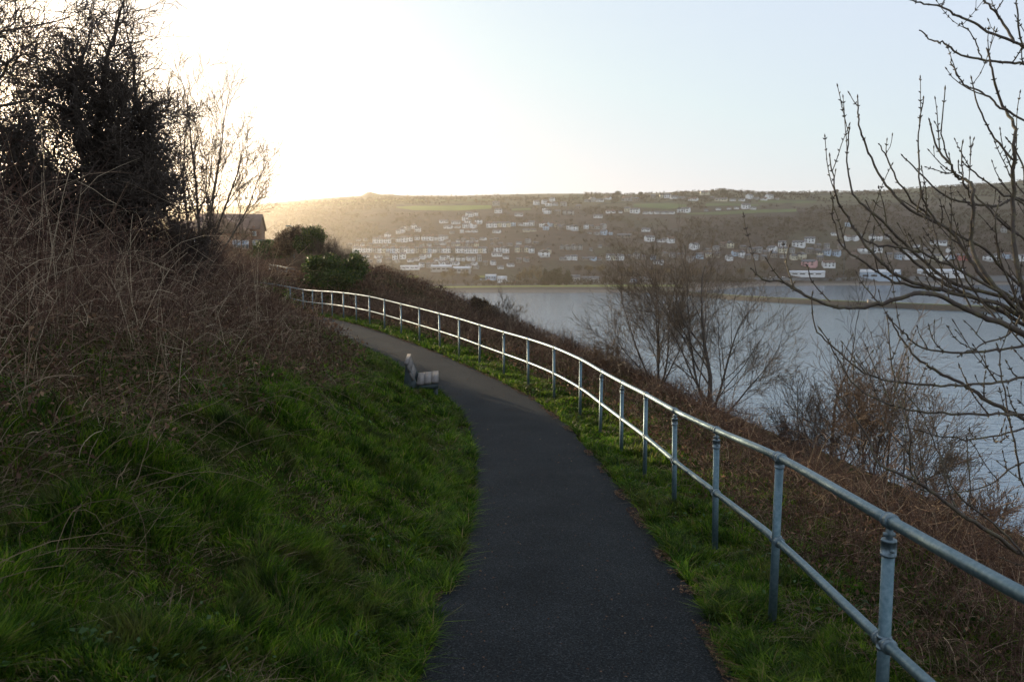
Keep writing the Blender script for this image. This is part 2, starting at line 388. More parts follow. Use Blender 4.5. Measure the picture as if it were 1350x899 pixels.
fc = mix(n, l, ramp(n, l, ve.outputs[0], [(0.03, (1, 1, 1)), (0.06, (0, 0, 0))]), fc, (.03, .03, .015))
mr = n.new("ShaderNodeMapRange"); l.new(sp.outputs[2], mr.inputs[0]); mr.inputs[1].default_value = 125; mr.inputs[2].default_value = 150
c = mix(n, l, mr.outputs[0], c, fc)
m3 = n.new("ShaderNodeMapRange"); l.new(sp.outputs[2], m3.inputs[0]); m3.inputs[1].default_value = 2.3; m3.inputs[2].default_value = 1.7
c = mix(n, l, m3.outputs[0], c, ramp(n, l, f3, [(0.3, (.10, .085, .07)), (0.7, (.17, .15, .125))]))
l.new(c, b.inputs["Base Color"]); b.inputs["Roughness"].default_value = .95; bump(n, l, b, f2, .5, 3); M['hill'] = m
xs = np.concatenate([np.linspace(-2600, -700, 80), np.linspace(-690, 1300, 420), np.linspace(1320, 2600, 60)])
ys = np.concatenate([np.linspace(690, 1150, 130), np.linspace(1155, 2300, 230), np.linspace(2320, 3300, 12)])
V, Q = grid(xs, ys, far)
tagit(mk('hills', V, Q, mat=M['hill']), kind='structure')

# haze: one closed box of thin air round everything, the sky outside it
m = bpy.data.materials.new('haze'); m.use_nodes = True; n = m.node_tree.nodes; l = m.node_tree.links
n.remove(n["Principled BSDF"]); pv = n.new("ShaderNodeVolumePrincipled")
pv.inputs["Color"].default_value = (.98, .90, .78, 1); pv.inputs["Density"].default_value = 0.00011; pv.inputs["Anisotropy"].default_value = 0.81
l.new(pv.outputs[0], n["Material Output"].inputs["Volume"])
G = Geo(); G.box(-3600, 3600, -60, 3500, -4.0, 330.0)
tagit(G.build('haze', m), kind='stuff')
# ------------------------------------------------------------------ railing
m, n, l, b, o = mat('galvanised_steel')
f = noise(n, l, 45, 4, .6); f2 = noise(n, l, 4, 3)
l.new(ramp(n, l, f, [(0.3, (.09, .15, .18)), (0.7, (.17, .235, .27))]), b.inputs["Base Color"]); b.inputs["Metallic"].default_value = .8
l.new(ramp(n, l, f2, [(0.3, (.46,) * 3), (0.7, (.62,) * 3)]), b.inputs["Roughness"]); M['steel'] = m
M['fitting'] = plain('fitting_steel', (.17, .22, .25), .55, .8, .3, 60)
rl = thing('railing', 'long galvanised steel handrail with two round rails curving along the sea side of the path', 'railing', (float(TOP[1][0]), float(TOP[1][1]), float(TOP[1][2] - POSTH)))
ro = rl.location
top = sm[1:len(sm) - 3]                                   # from behind the viewer to where brambles swallow it
def curve(P, sub=6):
    out = []
    P = np.asarray(P)
    for j in range(len(P) - 1):
        p0, p1, p2, p3 = P[max(j-1, 0)], P[j], P[j+1], P[min(j+2, len(P)-1)]
        for t in np.arange(sub) / sub:
            out.append(.5 * (2*p1 + (p2-p0)*t + (2*p0-5*p1+4*p2-p3)*t*t + (3*p1-p0-3*p2+p3)*t**3))
    out.append(P[-1]); return np.array(out)
RR = .0255
tc = curve(top); mc = curve(top - np.array([0, 0, .545]))
Geo().tubes([(tc, [RR] * len(tc))], 20, True).build('top_rail', M['steel'], rl, ro, True)
Geo().tubes([(mc, [RR * .96] * len(mc))], 20, True).build('middle_rail', M['steel'], rl, ro, True)
posts = sm[2:len(sm) - 4]
rr = random.Random(5)
def ring(g, c, d, ln, r, sides=16):
    """a flanged collar on a pipe"""
    c = np.asarray(c); d = np.asarray(d) / np.linalg.norm(d)
    g.tubes([([c - d*ln/2, c - d*ln*.36, c - d*ln*.36, c + d*ln*.36, c + d*ln*.36, c + d*ln/2], [r*.97, r*1.03, r, r, r*1.03, r*.97])], sides, True)
for j, p in enumerate(posts):
    k = j + 2
    d = sm[k + 1] - sm[k - 1]; d = d / np.linalg.norm(d)
    swivel = j in (2, 4, 5, 7, 8, 12, 17)                 # swivel heads on some posts, plain tees on the others
    nr = j < 14; sd_ = 18 if nr else 10
    ztop = p[2] - (.105 if swivel else .02)
    lean = np.array([rr.uniform(-.006, .006), rr.uniform(-.006, .006), 0])
    g = Geo(); g.tubes([([p * [1, 1, 0] + [0, 0, p[2] - POSTH - .35] + lean * 3, p * [1, 1, 0] + [0, 0, ztop]], [RR * 1.04] * 2)], sd_, True)
    po = g.build('post', M['steel'], rl, ro, True)
    g = Geo()
    if swivel:
        ring(g, p, d, .055, RR * 1.36)
        g.obb(p - [0, 0, .025], p - [0, 0, .088], .020, .030, d)
        g.obb(p - [0, 0, .06] + np.cross(d, [0, 0, 1]) * .024, p - [0, 0, .06] - np.cross(d, [0, 0, 1]) * .024, .016, .016)
        ring(g, p - np.array([0, 0, .118]), [0, 0, 1], .075, RR * 1.27)
        g.tubes([([p - [0, 0, .125] - d * .030, p - [0, 0, .125] - d * .045], [.008, .008])], 8, True)
    else:
        ring(g, p + d * .042, d, .030, RR * 1.36); ring(g, p - d * .042, d, .030, RR * 1.36)
        g.tubes([([p - d * .05, p + d * .05], [RR * 1.2] * 2)], 16, True)
        ring(g, p - np.array([0, 0, .040]), [0, 0, 1], .05, RR * 1.20)
    g.build('rail_clamp', M['fitting'], rl, ro, False)
    g = Geo(); q = p - np.array([0, 0, .545])
    ring(g, q, [0, 0, 1], .060, RR * 1.24)
    ring(g, q + d * .048, d, .026, RR * 1.36); ring(g, q - d * .048, d, .026, RR * 1.36)
    g.tubes([([q - d * .05 + [0, 0, .0], q + d * .05], [RR * 1.2] * 2)], 16, True)
    g.tubes([([q - [0, 0, .018] - d * .030, q - [0, 0, .018] - d * .044], [.007, .007])], 8, True)
    g.build('cross_clamp', M['fitting'], rl, ro, False)

# a second stretch of railing further along the headland
def small_rail(name, label, pts, h=1.0, r=.035):
    P = np.array([at(*q) for q in pts]); t = thing(name, label, 'railing', tuple(P[0] - [0, 0, h]))
    c_ = curve(P, 4)
    Geo().tubes([(c_, [r] * len(c_))], 8, True).build('top_rail', M['steel'], t, P[0] - [0, 0, h], True)
    c2 = c_ - [0, 0, h * .5]
    Geo().tubes([(c2, [r] * len(c2))], 8, True).build('middle_rail', M['steel'], t, P[0] - [0, 0, h], True)
    for p in P:
        Geo().tubes([([p, p - [0, 0, h + .5]], [r, r])], 8, True).build('post', M['steel'], t, P[0] - [0, 0, h], True)
small_rail('railing', 'short far railing seen above the brown headland brush near the water edge', [(514, 376.5, 66), (530, 379, 66), (545, 381.5, 67), (560, 384.5, 68), (576, 388, 68)])
small_rail('railing', 'pale bit of railing half hidden in scrub below the brick house', [(355, 349, 52), (366, 350.5, 50), (378, 353, 48), (388, 355, 47)], .5, .016)

# ------------------------------------------------------------------ bench
m, n, l, b, o = mat('weathered_wood')
mp = n.new("ShaderNodeMapping"); g_ = n.new("ShaderNodeNewGeometry"); l.new(g_.outputs["Position"], mp.inputs[0]); mp.inputs["Scale"].default_value = (14, 1.2, 14)
f = noise(n, l, 3, 6, .6, mp.outputs[0]); l.new(ramp(n, l, f, [(0.3, (.085, .078, .072)), (0.7, (.19, .175, .165))]), b.inputs["Base Color"])
b.inputs["Roughness"].default_value = .8; bump(n, l, b, f, .4, .01); M['wood'] = m
M['darkwood'] = plain('painted_bench_frame', (.035, .05, .055), .6, 0, .4, 9, .2)
B0 = at(549, 506, 16.0); bz = B0.z - .43
bt = thing('park_bench', 'weathered wooden bench with dark end frames on the grass beside the path', 'bench', (B0.x, B0.y, bz), math.atan2(.09, 1))
# local axes: x = the way the bench faces, y = along the bench
def slab(g, x0, z0, x1, z1, th, y0, y1):
    g.obb(((x0 + x1) / 2, y0, (z0 + z1) / 2), ((x0 + x1) / 2, y1, (z0 + z1) / 2), math.hypot(x1 - x0, z1 - z0), th, up=(-(z1 - z0), 0, (x1 - x0)))
g = Geo()
for a in range(3):
    w_ = .148; x0 = .0 + a * w_
    slab(g, x0 + .004, .42 + x0 * .10, x0 + w_ - .004, .42 + (x0 + w_) * .10, .05, 0, 1.5)
g.build('seat', M['wood'], bt)
g = Geo()
for a, (z0, z1) in enumerate(((.50, .655), (.665, .82))):
    slab(g, -.03 - (z0 - .42) * .40, z0, -.03 - (z1 - .42) * .40, z1, .045, 0, 1.5)
slab(g, -.235, .842, -.155, .842, .04, -.02, 1.52)
g.build('backrest', M['wood'], bt)
for y0 in (.06, 1.34):
    g = Geo()
    g.prism([(-.215, .82), (-.165, .82), (.03, .36), (.02, -.15), (-.10, -.15), (-.30, -.15)], y0, y0 + .09)
    g.build('rear_support', M['darkwood'], bt)
    g = Geo(); g.prism([(.33, .415), (.43, .425), (.43, -.15), (.34, -.15)], y0, y0 + .09)
    g.build('leg', M['darkwood'], bt)
    g = Geo(); g.prism([(.02, .385), (.435, .43), (.435, .34), (.02, .30)], y0 - .045, y0)
    g.build('seat_bearer', M['darkwood'], bt)

# ------------------------------------------------------------------ grass and undergrowth
def from_rail(i, s):
    i = np.clip(i, 0, len(CL) - 1.001); a = i.astype(int); t = (i - a)[:, None]
    c = CL[a, :2] * (1 - t) + CL[a + 1, :2] * t; nn_ = NR[a] * (1 - t) + NR[a + 1] * t
    return c[:, 0] + nn_[:, 0] * s, c[:, 1] + nn_[:, 1] * s
ARC = np.concatenate([[0], np.cumsum(np.linalg.norm(np.diff(CL[:, :2], axis=0), axis=1))])
Yc = CL[:, 1]
I_of_y = lambda y: np.interp(y, Yc, np.arange(len(CL)))
def sample(N, y0, y1, s0, s1, p=1.0):
    """points beside the railing, crowding towards the viewer by 1/distance^p"""
    u_ = rng.random(N)
    if p == 1.0: y = y0 * (y1 / y0) ** u_
    else: y = (y0 ** (1-p) + u_ * (y1 ** (1-p) - y0 ** (1-p))) ** (1 / (1-p))
    return from_rail(I_of_y(y), s0 + rng.random(N) * (s1 - s0))
def blades(name, x, y, h, w, lean, m, sink=.012, label=None, cat=None, zz=None):
    N = len(x); z = ground(x, y, cut=False) - sink if zz is None else zz
    az = rng.random(N) * 2 * math.pi; la = fbm(x, y, .7, 123, 2) * 22 + rng.normal(0, 1.2, N)
    wx, wy = np.cos(az) * w / 2, np.sin(az) * w / 2
    lx, ly = np.cos(la) * lean * h, np.sin(la) * lean * h
    P0 = np.stack([x, y, z], -1)
    def pt(f, sg, wf):
        zf_ = h * (f - .35 * f * f * np.minimum(lean, 1.6))
        return P0 + np.stack([lx * f ** 1.8 + sg * wx * wf, ly * f ** 1.8 + sg * wy * wf, zf_], -1)
    V = np.stack([pt(0, -1, .8), pt(0, 1, .8), pt(.5, -1, 1), pt(.5, 1, 1), pt(1, 0, 0)], 1).reshape(-1, 3)
    b_ = np.arange(N) * 5
    Q_ = np.stack([b_, b_ + 1, b_ + 3, b_ + 2], -1); T_ = np.stack([b_ + 2, b_ + 3, b_ + 4], -1)
    return tagit(mk(name, V, Q_, T_, m, smooth=False), label, cat, kind='stuff')

def brq(y): return np.interp(y, [2, 4, 8, 14, 20, 26, 34], [1.9, 1.95, 2.2, 1.9, 1.5, .9, .25])    # where brambles take over on the bank
# grass on the bank and on the verge
N = 980000
x, y = sample(N, 1.5, 44, -6.5, 3.0, 1.3)
s, zf, ii_ = rail_frame(x, y); q = PL - s
edge = .10 * (fbm(x, y, .35, 77, 2) - .5) * 2
onbank = q > -.03 + edge; onverge = s > PR - .02 + edge * .8
bq = brq(y) + .9 * (fbm(x, y, 1.1, 12, 3) - .5)
pb = np.where(q > bq, np.exp(-(q - bq) * 2.2) * .8, 1.0); pv_ = np.where(s > .55, np.exp(-(s - .55) * 1.1), 1.0)
keep = np.where(onbank, rng.random(N) < pb, onverge & (rng.random(N) < pv_))
x, y, q, s = x[keep], y[keep], q[keep], s[keep]; N = len(x)
dist = np.hypot(x, y)
cl = fbm(x, y, .34, 41, 3); cl = np.clip((cl - .3) / .4, 0, 1)
h = np.where(q > -.3, .045 + .14 * cl ** 1.5, .04 + .11 * cl ** 1.5) * rng.uniform(.6, 1.25, N)
w = (.0036 + .0010 * dist ** .9) * rng.uniform(.7, 1.3, N)
lean = np.abs(rng.normal(.45, .35, N)) + .2
blades('grass', x, y, h, w, lean, M['grass'])
# tufts that hang over the edges of the path
N = 42000
x, y = sample(N, 1.8, 40, PL - .30, PL + .12, 1.2); x2, y2 = sample(N // 2, 1.8, 40, PR + .0, PR + .22, 1.2)
x = np.concatenate([x, x2]); y = np.concatenate([y, y2]); k_ = fbm(x, y, .30, 88, 3) > np.where(np.arange(len(x)) < N, .44, .52); x, y = x[k_], y[k_]; N = len(x)
blades('edge_grass', x, y, rng.uniform(.07, .21, N), .0036 + .0010 * np.hypot(x, y) ** .9, rng.uniform(.4, 1.6, N), M['grass'], -.01)
# long dry blades and thatch among the grass
N = 60000
x, y = sample(N, 1.6, 34, -6.5, 2.6, 1.2); s, zf, ii_ = rail_frame(x, y); q = PL - s
keep = ((q > .15) & (fbm(x, y, .8, 15, 2) > .45)) | ((s > PR + .03) & (fbm(x, y, .6, 19, 2) > .5))
x, y = x[keep], y[keep]; N = len(x)
blades('dry_grass', x, y, rng.uniform(.05, .16, N), .003 + .0006 * np.hypot(x, y), rng.uniform(.8, 2.4, N), M['deadgrass'])

def scatter_leaves(name, x, y, zlo, zhi, size, m, flat=.5):
    N = len(x); z = ground(x, y, cut=False) + zlo + (zhi - zlo) * rng.random(N)
    a = rng.random(N) * 2 * math.pi
    d1 = np.stack([np.cos(a), np.sin(a), rng.normal(0, flat, N)], -1); d1 /= np.linalg.norm(d1, axis=1, keepdims=True)
    d2 = np.cross(d1, rng.normal(0, 1, (N, 3)) * flat + [0, 0, 1]); d2 /= np.linalg.norm(d2, axis=1, keepdims=True)
    sz = (size * rng.uniform(.5, 1.4, N))[:, None]; c_ = np.stack([x, y, z], -1)
    V = np.stack([c_ - d1 * sz, c_ + d2 * sz * .5 + [0, 0, .004], c_ + d1 * sz, c_ - d2 * sz * .5 + [0, 0, .004]], 1).reshape(-1, 3)
    b_ = np.arange(N) * 4
    return tagit(mk(name, V, np.stack([b_, b_+1, b_+2, b_+3], -1), mat=m, smooth=False), kind='stuff')
# low broad leaved weeds in patches on the bank and verge
N = 9000
x, y = sample(N, 1.7, 20, -6.0, 1.5, 1.2); s, zf, _ = rail_frame(x, y); k_ = ((s < PL - .1) | (s > PR + .05)) & (fbm(x, y, .7, 201, 3) > .57); x, y = x[k_], y[k_]
tagit(scatter_leaves('weeds', x, y, .02, .11, .016 + .0006 * np.hypot(x, y), M['weed'], .5), kind='stuff')
# litter and soil crumbs along both edges of the path
N = 15000
x1, y1 = sample(N, 2.2, 34, PR - .13, PR + .09, 1.2); x2, y2 = sample(N // 2, 2.2, 30, PL - .04, PL + .07, 1.2)
x3, y3 = sample(900, 2.2, 26, PL, PR, 1.2)
x = np.concatenate([x1, x2, x3]); y = np.concatenate([y1, y2, y3])
k_ = (fbm(x, y, .5, 61, 3) > .44) | (np.arange(len(x)) >= N + N // 2); x, y = x[k_], y[k_]
s, zf, _ = rail_frame(x, y); zg = ground(x, y, cut=False)
zoff = np.where((s > PL) & (s < PR), zf + .035 - zg, .01)
o_ = scatter_leaves('path_litter', x, y, 0, .006, .007 + .0007 * np.hypot(x, y), M['bracken'], .25)
co = np.empty(len(o_.data.vertices) * 3, dtype=np.float32); o_.data.vertices.foreach_get("co", co); co = co.reshape(-1, 4, 3); co[:, :, 2] += zoff[:, None]
o_.data.vertices.foreach_set("co", co.ravel()); o_.data.update()

def stems_mesh(name, x, y, h, r, lean, bend, m, n_=7, side=2, sink=.05, wob=.05):
    """dead canes: each rises, arches over and carries a few side shoots"""
    N = len(x); z = ground(x, y, cut=False) - sink
    a = rng.random(N) * 2 * math.pi
    d = np.stack([np.cos(a) * lean, np.sin(a) * lean, np.ones(N)], -1); d /= np.linalg.norm(d, axis=1, keepdims=True)
    P = np.zeros((N, n_, 3)); P[:, 0] = np.stack([x, y, z], -1); step = (h / (n_ - 1))[:, None]
    for k in range(1, n_):
        P[:, k] = P[:, k-1] + d * step
        d = d + rng.normal(0, wob, (N, 3)); d[:, 2] -= bend / (n_ - 1) * 1.6; d /= np.linalg.norm(d, axis=1, keepdims=True)
    Rr = r[:, None] * np.linspace(1, .35, n_)[None, :]
    G_ = Geo(); G_.tubes_arr(P, Rr, 3)
    for k in range(side):
        f = rng.integers(1, n_ - 1, N); p0 = P[np.arange(N), f]
        a = rng.random(N) * 2 * math.pi
        d = np.stack([np.cos(a), np.sin(a), rng.uniform(.0, 1.2, N)], -1); d /= np.linalg.norm(d, axis=1, keepdims=True)
        S = np.zeros((N, 4, 3)); S[:, 0] = p0; st = (h * rng.uniform(.08, .2, N))[:, None]
        for j in range(1, 4):
            S[:, j] = S[:, j-1] + d * st; d = d + rng.normal(0, .2, (N, 3)); d[:, 2] -= .12; d /= np.linalg.norm(d, axis=1, keepdims=True)
        G_.tubes_arr(S, (r * .6)[:, None] * np.array([1, .8, .6, .35])[None, :], 3)
    return tagit(G_.build(name, m), kind='stuff')
# the bramble bank on the left
N = 17000
x, y = sample(N, 2.6, 46, -15, -2.0, .9); s, zf, ii_ = rail_frame(x, y); q = PL - s
bq = brq(y) + .9 * (fbm(x, y, 1.1, 12, 3) - .5)
k_ = (q > bq) & (x > -20) & (y > 2.4)
x, y, q, bq = x[k_], y[k_], q[k_], bq[k_]; N = len(x)
clump = fbm(x, y, 1.6, 52, 3)
h = (.30 + 1.5 * np.clip(q - bq, 0, 1.6) / 1.6 * (0.25 + clump)) * rng.uniform(.4, 1.25, N); h = h * np.where(y < 7, .75, 1) * np.interp(np.where(q < 5, y, 0), [0, 18, 24, 60], [1, 1, .45, .45])
stems_mesh('bramble_thicket', x, y, h, rng.uniform(.0016, .0042, N) * (1 + np.hypot(x, y) / 22), np.abs(rng.normal(.22, .32, N)), rng.uniform(.0, 1.3, N), M['bramble'], 8, 3)
N = 60000
x, y = sample(N, 2.6, 46, -15, -2.0, .9); s, zf, ii_ = rail_frame(x, y); q = PL - s
bq = brq(y) + .9 * (fbm(x, y, 1.1, 12, 3) - .5); k_ = (q > bq - .2) & (x > -20); x, y = x[k_], y[k_]
scatter_leaves('dead_bracken', x, y, .0, .42, .010 + .0018 * np.hypot(x, y), M['bracken'], .9)
# flattened straw coloured canes lying over each other at the foot of the brambles
N = 2200
x, y = sample(N, 2.4, 18, -9, -3.6, 1.0); s, zf, ii_ = rail_frame(x, y); q = PL - s; bq = brq(y)
k_ = (q > bq - .35) & (q < bq + 2.6); x, y = x[k_], y[k_]; N = len(x)
stems_mesh('fallen_canes', x, y, rng.uniform(.3, 1.1, N), rng.uniform(.002, .004, N), rng.uniform(1.0, 4, N), rng.uniform(.2, 1.0, N), M['deadgrass'], 7, 1, -.03, .12)
# the seaward slope
N = 26000
x, y = sample(N, 2.4, 44, .35, 7.5, .8); s, zf, ii_ = rail_frame(x, y)
k_ = (rng.random(N) < np.clip((s - .35) / .7, 0, 1)) & (fbm(x, y, .9, 33, 2) > .28); x, y, s = x[k_], y[k_], s[k_]; N = len(x)
h = (.22 + .70 * np.clip(s / 2.2, 0, 1) * fbm(x, y, 1.4, 34, 3) + .55 * np.interp(y, [8, 14], [1, .35]) * np.clip((s - 1.6) / 1.2, 0, 1) * np.clip(fbm(x, y, .8, 35, 2) * 2 - .7, 0, 1)) * rng.uniform(.4, 1.35, N)
M['slopebramble'] = stems('slope_brambles', [(0, (.055, .030, .022)), (0.55, (.11, .062, .042)), (0.85, (.18, .12, .078)), (1, (.36, .28, .18))], .7)
stems_mesh('slope_brambles', x, y, h, rng.uniform(.0016, .0036, N) * (1 + np.hypot(x, y) / 20), np.abs(rng.normal(.4, .4, N)), rng.uniform(.1, 1.6, N), M['slopebramble'], 7, 3)
N = 42000
x, y = sample(N, 2.4, 44, .5, 9.5, .9); scatter_leaves('dead_bracken', x, y, .0, .25, .010 + .0016 * np.hypot(x, y), M['bracken'], .9)
# brush covering the headland beyond the bend
N = 26000
y = rng.uniform(33, 92, N); x = rng.uniform(-34, 12, N)
s, zf, ii_ = rail_frame(x, y); zz = ground(x, y)
k_ = ((s > .8) | (s < -2.6)) & (zz > EYE - 14) & (x > -.62 * y); x, y = x[k_], y[k_]; N = len(x)
h = (.35 + 1.0 * fbm(x, y, 3.0, 71, 3)) * rng.uniform(.6, 1.3, N)
stems_mesh('headland_brush', x, y, h, rng.uniform(.006, .012, N), np.abs(rng.normal(.3, .3, N)), rng.uniform(0, .8, N), M['slopebramble'], 6, 3)
N = 50000
y = rng.uniform(33, 92, N); x = rng.uniform(-34, 12, N); s, zf, ii_ = rail_frame(x, y); k_ = ((s > .8) | (s < -2.6)); x, y = x[k_], y[k_]
scatter_leaves('headland_undergrowth', x, y, .0, .5, .10, M['bracken'], .9)
# ------------------------------------------------------------------ trees: trunk (limbs) and crown (branches and twigs)
def vadd(a, b, k=1.0): return (a[0] + b[0]*k, a[1] + b[1]*k, a[2] + b[2]*k)
def vnorm(a):
    L = math.sqrt(a[0]*a[0] + a[1]*a[1] + a[2]*a[2]) or 1; return (a[0]/L, a[1]/L, a[2]/L)
def tilt(d, ang, r, bias=None):
    """direction d turned by ang towards a random side"""
    v = (r.gauss(0, 1), r.gauss(0, 1), r.gauss(0, 1))
    if bias: v = vadd(v, bias)
    dot = v[0]*d[0] + v[1]*d[1] + v[2]*d[2]
    v = vnorm(vadd(v, d, -dot)); c, s = math.cos(ang), math.sin(ang)
    return (d[0]*c + v[0]*s, d[1]*c + v[1]*s, d[2]*c + v[2]*s)
MINR = [.0036]
def grow(r, p, d, L, rad, lvl, PRM, out, clip=None):
    n, wob, trop, nch, ang, ratio, start, rr_ = PRM[lvl]
    pts = [p]; rs = [rad]; end = .45 if lvl + 1 < len(PRM) else .30
    dirs = [d]; st = L / n
    for k in range(n):
        d = vnorm((d[0] + r.gauss(0, wob), d[1] + r.gauss(0, wob), d[2] + r.gauss(0, wob) + trop))
        p = vadd(p, d, st); pts.append(p); rs.append(max(rad * (1 - (1 - end) * (k + 1) / n), MINR[0])); dirs.append(d)
    out.append((lvl, pts, rs))
    if lvl + 1 < len(PRM):
        m_ = max(1, int(round(nch * r.uniform(.75, 1.25))))
        for k in range(m_):
            f = min(.999, start + (1 - start) * (k + r.random()) / m_) * n; a = int(f); t = f - a
            q = tuple(pts[a][i] * (1 - t) + pts[a+1][i] * t for i in range(3))
            if clip and clip(q): continue
            grow(r, q, tilt(dirs[a], R(ang) * r.uniform(.6, 1.3), r), L * ratio * r.uniform(.6, 1.2) * (1.1 - .38 * f / n), rs[a] * rr_, lvl + 1, PRM, out, clip)
        # the branch runs on into a leading shoot
        grow(r, pts[-1], d, L * ratio * r.uniform(.6, 1.0), rs[-1] * .9, lvl + 1, PRM, out, clip)
def tree(name, label, cat, base, stems_, PRM, seed, mtrunk, mtwig, group=None, nl=2, clip=None):
    """stems_: list of (direction, length, radius); levels below nl make the trunk part"""
    r = random.Random(seed); out = []
    for d, L, rad in stems_:
        grow(r, (base[0] + r.uniform(-.05, .05), base[1] + r.uniform(-.05, .05), base[2]), vnorm(d), L, rad, 0, PRM, out, clip)
    t = thing(name, label, cat, base, 0, group)
    g1, g2 = Geo(), Geo()
    for lv in range(len(PRM)):
        Ls = [(p, rs) for (l_, p, rs) in out if l_ == lv]
        if not Ls: continue
        (g1 if lv < nl else g2).tubes(Ls, 7 if lv == 0 else (5 if lv < nl else 3))
    g1.build('trunk', mtrunk, t, base, True); g2.build('crown', mtwig, t, base)
    return t
def gz(x, y): return float(ground(np.array([x]), np.array([y]))[0])

# level: steps, wobble, upward pull, children, angle, length ratio, first child at, radius ratio
HAW = [(12, .09, .03, 22, 58, .34, .12, .40), (8, .18, .06, 8, 44, .62, .12, .45), (6, .24, .04, 6, 46, .68, .12, .52), (5, .26, .03, 4, 46, .66, .1, .6), (3, .24, .02, 0, 50, .5, .1, .6)]
ASH = [(9, .045, .04, 7, 30, .46, .22, .5), (6, .09, .06, 5, 30, .64, .2, .6), (5, .12, .05, 4, 34, .62, .2, .6), (4, .14, .03, 3, 36, .6, .2, .6), (3, .12, .02, 0, 30, .5, .1, .6)]
MINR[0] = .0050
b1 = (-8.9, 12.6, EYE - 1.0); b2 = (-7.15, 13.8, EYE - 1.1)
tree('hawthorn_tree', 'dense dark hawthorn cut by the left edge of the photo, tallest of the thorn trees', 'tree', b1,
     [((-.3, .1, 1), 5.2, .13), ((.24, -.1, 1), 5.0, .11), ((-.02, .1, 1), 5.4, .10), ((-.8, -.2, .7), 3.0, .08), ((.45, .2, .7), 2.6, .07)], HAW, 11, M['bark'], M['twig'], 'hawthorns on the bank')
tree('hawthorn_tree', 'dark upright hawthorn with a rounded tangled top, right of the tallest one', 'tree', b2,
     [((.02, .0, 1), 4.4, .11), ((.13, .1, 1), 4.0, .09), ((-.2, .1, 1), 3.9, .08), ((.28, .1, 1), 2.9, .07), ((.85, -.1, .42), 1.8, .06), ((.6, .3, .8), 1.8, .06), ((-.8, 0, .5), 2.0, .06)], HAW, 12, M['bark'], M['twig'], 'hawthorns on the bank')
tree('hawthorn_tree', 'low spreading hawthorn scrub filling the gap under the two dark thorn trees', 'tree', (-10.6, 17.5, EYE - .9),
     [((-.6, .0, .7), 3.0, .08), ((.7, 0, .7), 2.8, .07), ((.1, .0, 1), 3.4, .08), ((-.2, 0, 1), 3.4, .07)], HAW, 13, M['bark'], M['twig'], 'hawthorns on the bank')
tree('hawthorn_tree', 'low hawthorn whose branches reach right over the brambles before the pale tree', 'tree', (-8.6, 17.0, EYE - 1.0),
     [((.85, 0, .35), 2.2, .06), ((.25, .1, .9), 1.0, .05), ((-.4, .1, .8), 1.3, .05), ((1, .1, .15), 2.3, .05)], HAW, 14, M['bark'], M['twig'], 'hawthorns on the bank')
b3 = at(258, 335, 24)
tree('ash_tree', 'slender pale bare tree fanning out to the right in front of the brick house', 'tree', (b3.x, b3.y, EYE - .6),
     [((.50, 0, 1), 3.3, .05), ((.26, .1, 1), 4.0, .05), ((.06, -.1, 1), 4.3, .055), ((-.14, .1, 1), 4.2, .05), ((.85, 0, .9), 2.9, .04), ((-.45, 0, 1), 3.8, .05)], ASH, 21, M['bark'], M['ashtwig'])

# trees on the slope below the railing
MINR[0] = .0030
WIL = [(9, .06, .04, 8, 38, .78, .18, .42), (8, .10, .05, 5, 34, .62, .2, .50), (6, .13, .04, 4, 38, .64, .15, .58), (4, .16, .04, 3, 40, .64, .12, .65), (3, .12, .03, 0, 30, .5, .1, .7)]
def slope_tree(label, px, zc, py_top, stems_, seed, mt, mw, PRM=WIL, name='bare_tree', dz=0.0):
    p = at(px, 500, zc); z = gz(p.x, p.y) + dz
    H = at(px, py_top, zc).z - z
    return tree(name, label, 'tree', (p.x, p.y, z - .1), [(d, L * H * 1.16, r_ * H) for d, L, r_ in stems_], PRM, seed, mt, mw, 'bare trees on the seaward slope')
slope_tree('tallest bare tree beyond the railing, single dark trunk with spreading branches', 940, 18.5, 335,
     [((.02, 0, 1), .56, .017), ((-.32, 0, 1), .50, .010), ((.42, .1, 1), .46, .010), ((.8, -.1, .9), .34, .007)], 31, M['bark'], M['ashtwig'])
slope_tree('many stemmed bare tree leaning left, just left of the tallest tree beyond the railing', 868, 20, 345,
     [((-.5, 0, 1), .52, .009), ((-.22, .1, 1), .56, .010), ((.02, 0, 1), .56, .010), ((.25, -.1, 1), .52, .009), ((-.85, 0, .9), .44, .007), ((.5, .1, 1), .42, .007)], 32, M['bark'], M['ashtwig'])
slope_tree('small dark bare tree against the water, just left of the reddish tree', 1103, 14.5, 440,
     [((0, 0, 1), .54, .015), ((.35, 0, 1), .42, .008), ((-.4, .1, 1), .42, .008)], 33, M['bark'], M['twig'])
slope_tree('reddish sunlit bare tree with many upright stems behind the right half of the railing', 1162, 12.2, 480,
     [((-.35, 0, 1), .50, .010), ((-.05, .1, 1), .56, .011), ((.18, -.1, 1), .56, .011), ((.6, 0, 1), .44, .009)], 34, M['bark'], M['warmtwig'])
slope_tree('low thin bare bush in front of the water just right of the tallest tree', 1035, 17.5, 530,
     [((-.5, 0, 1), .42, .009), ((0, 0, 1), .45, .010), ((.5, 0, 1), .42, .009)], 35, M['bark'], M['twig'], ASH, 'bare_bush')
slope_tree('low warm coloured bare bush at the right edge behind the nearest railing post', 1275, 9.5, 590,
     [((-.6, 0, 1), .42, .010), ((-.1, 0, 1), .45, .010), ((.4, 0, 1), .42, .010), ((.9, 0, 1), .42, .009)], 36, M['bark'], M['warmtwig'], ASH, 'bare_bush')
slope_tree('thin sapling standing against the water where the railing starts to bend', 668, 33, 378,
     [((0, 0, 1), .55, .010), ((.3, 0, 1), .45, .007), ((-.35, 0, 1), .45, .007)], 37, M['bark'], M['ashtwig'], ASH, 'sapling')
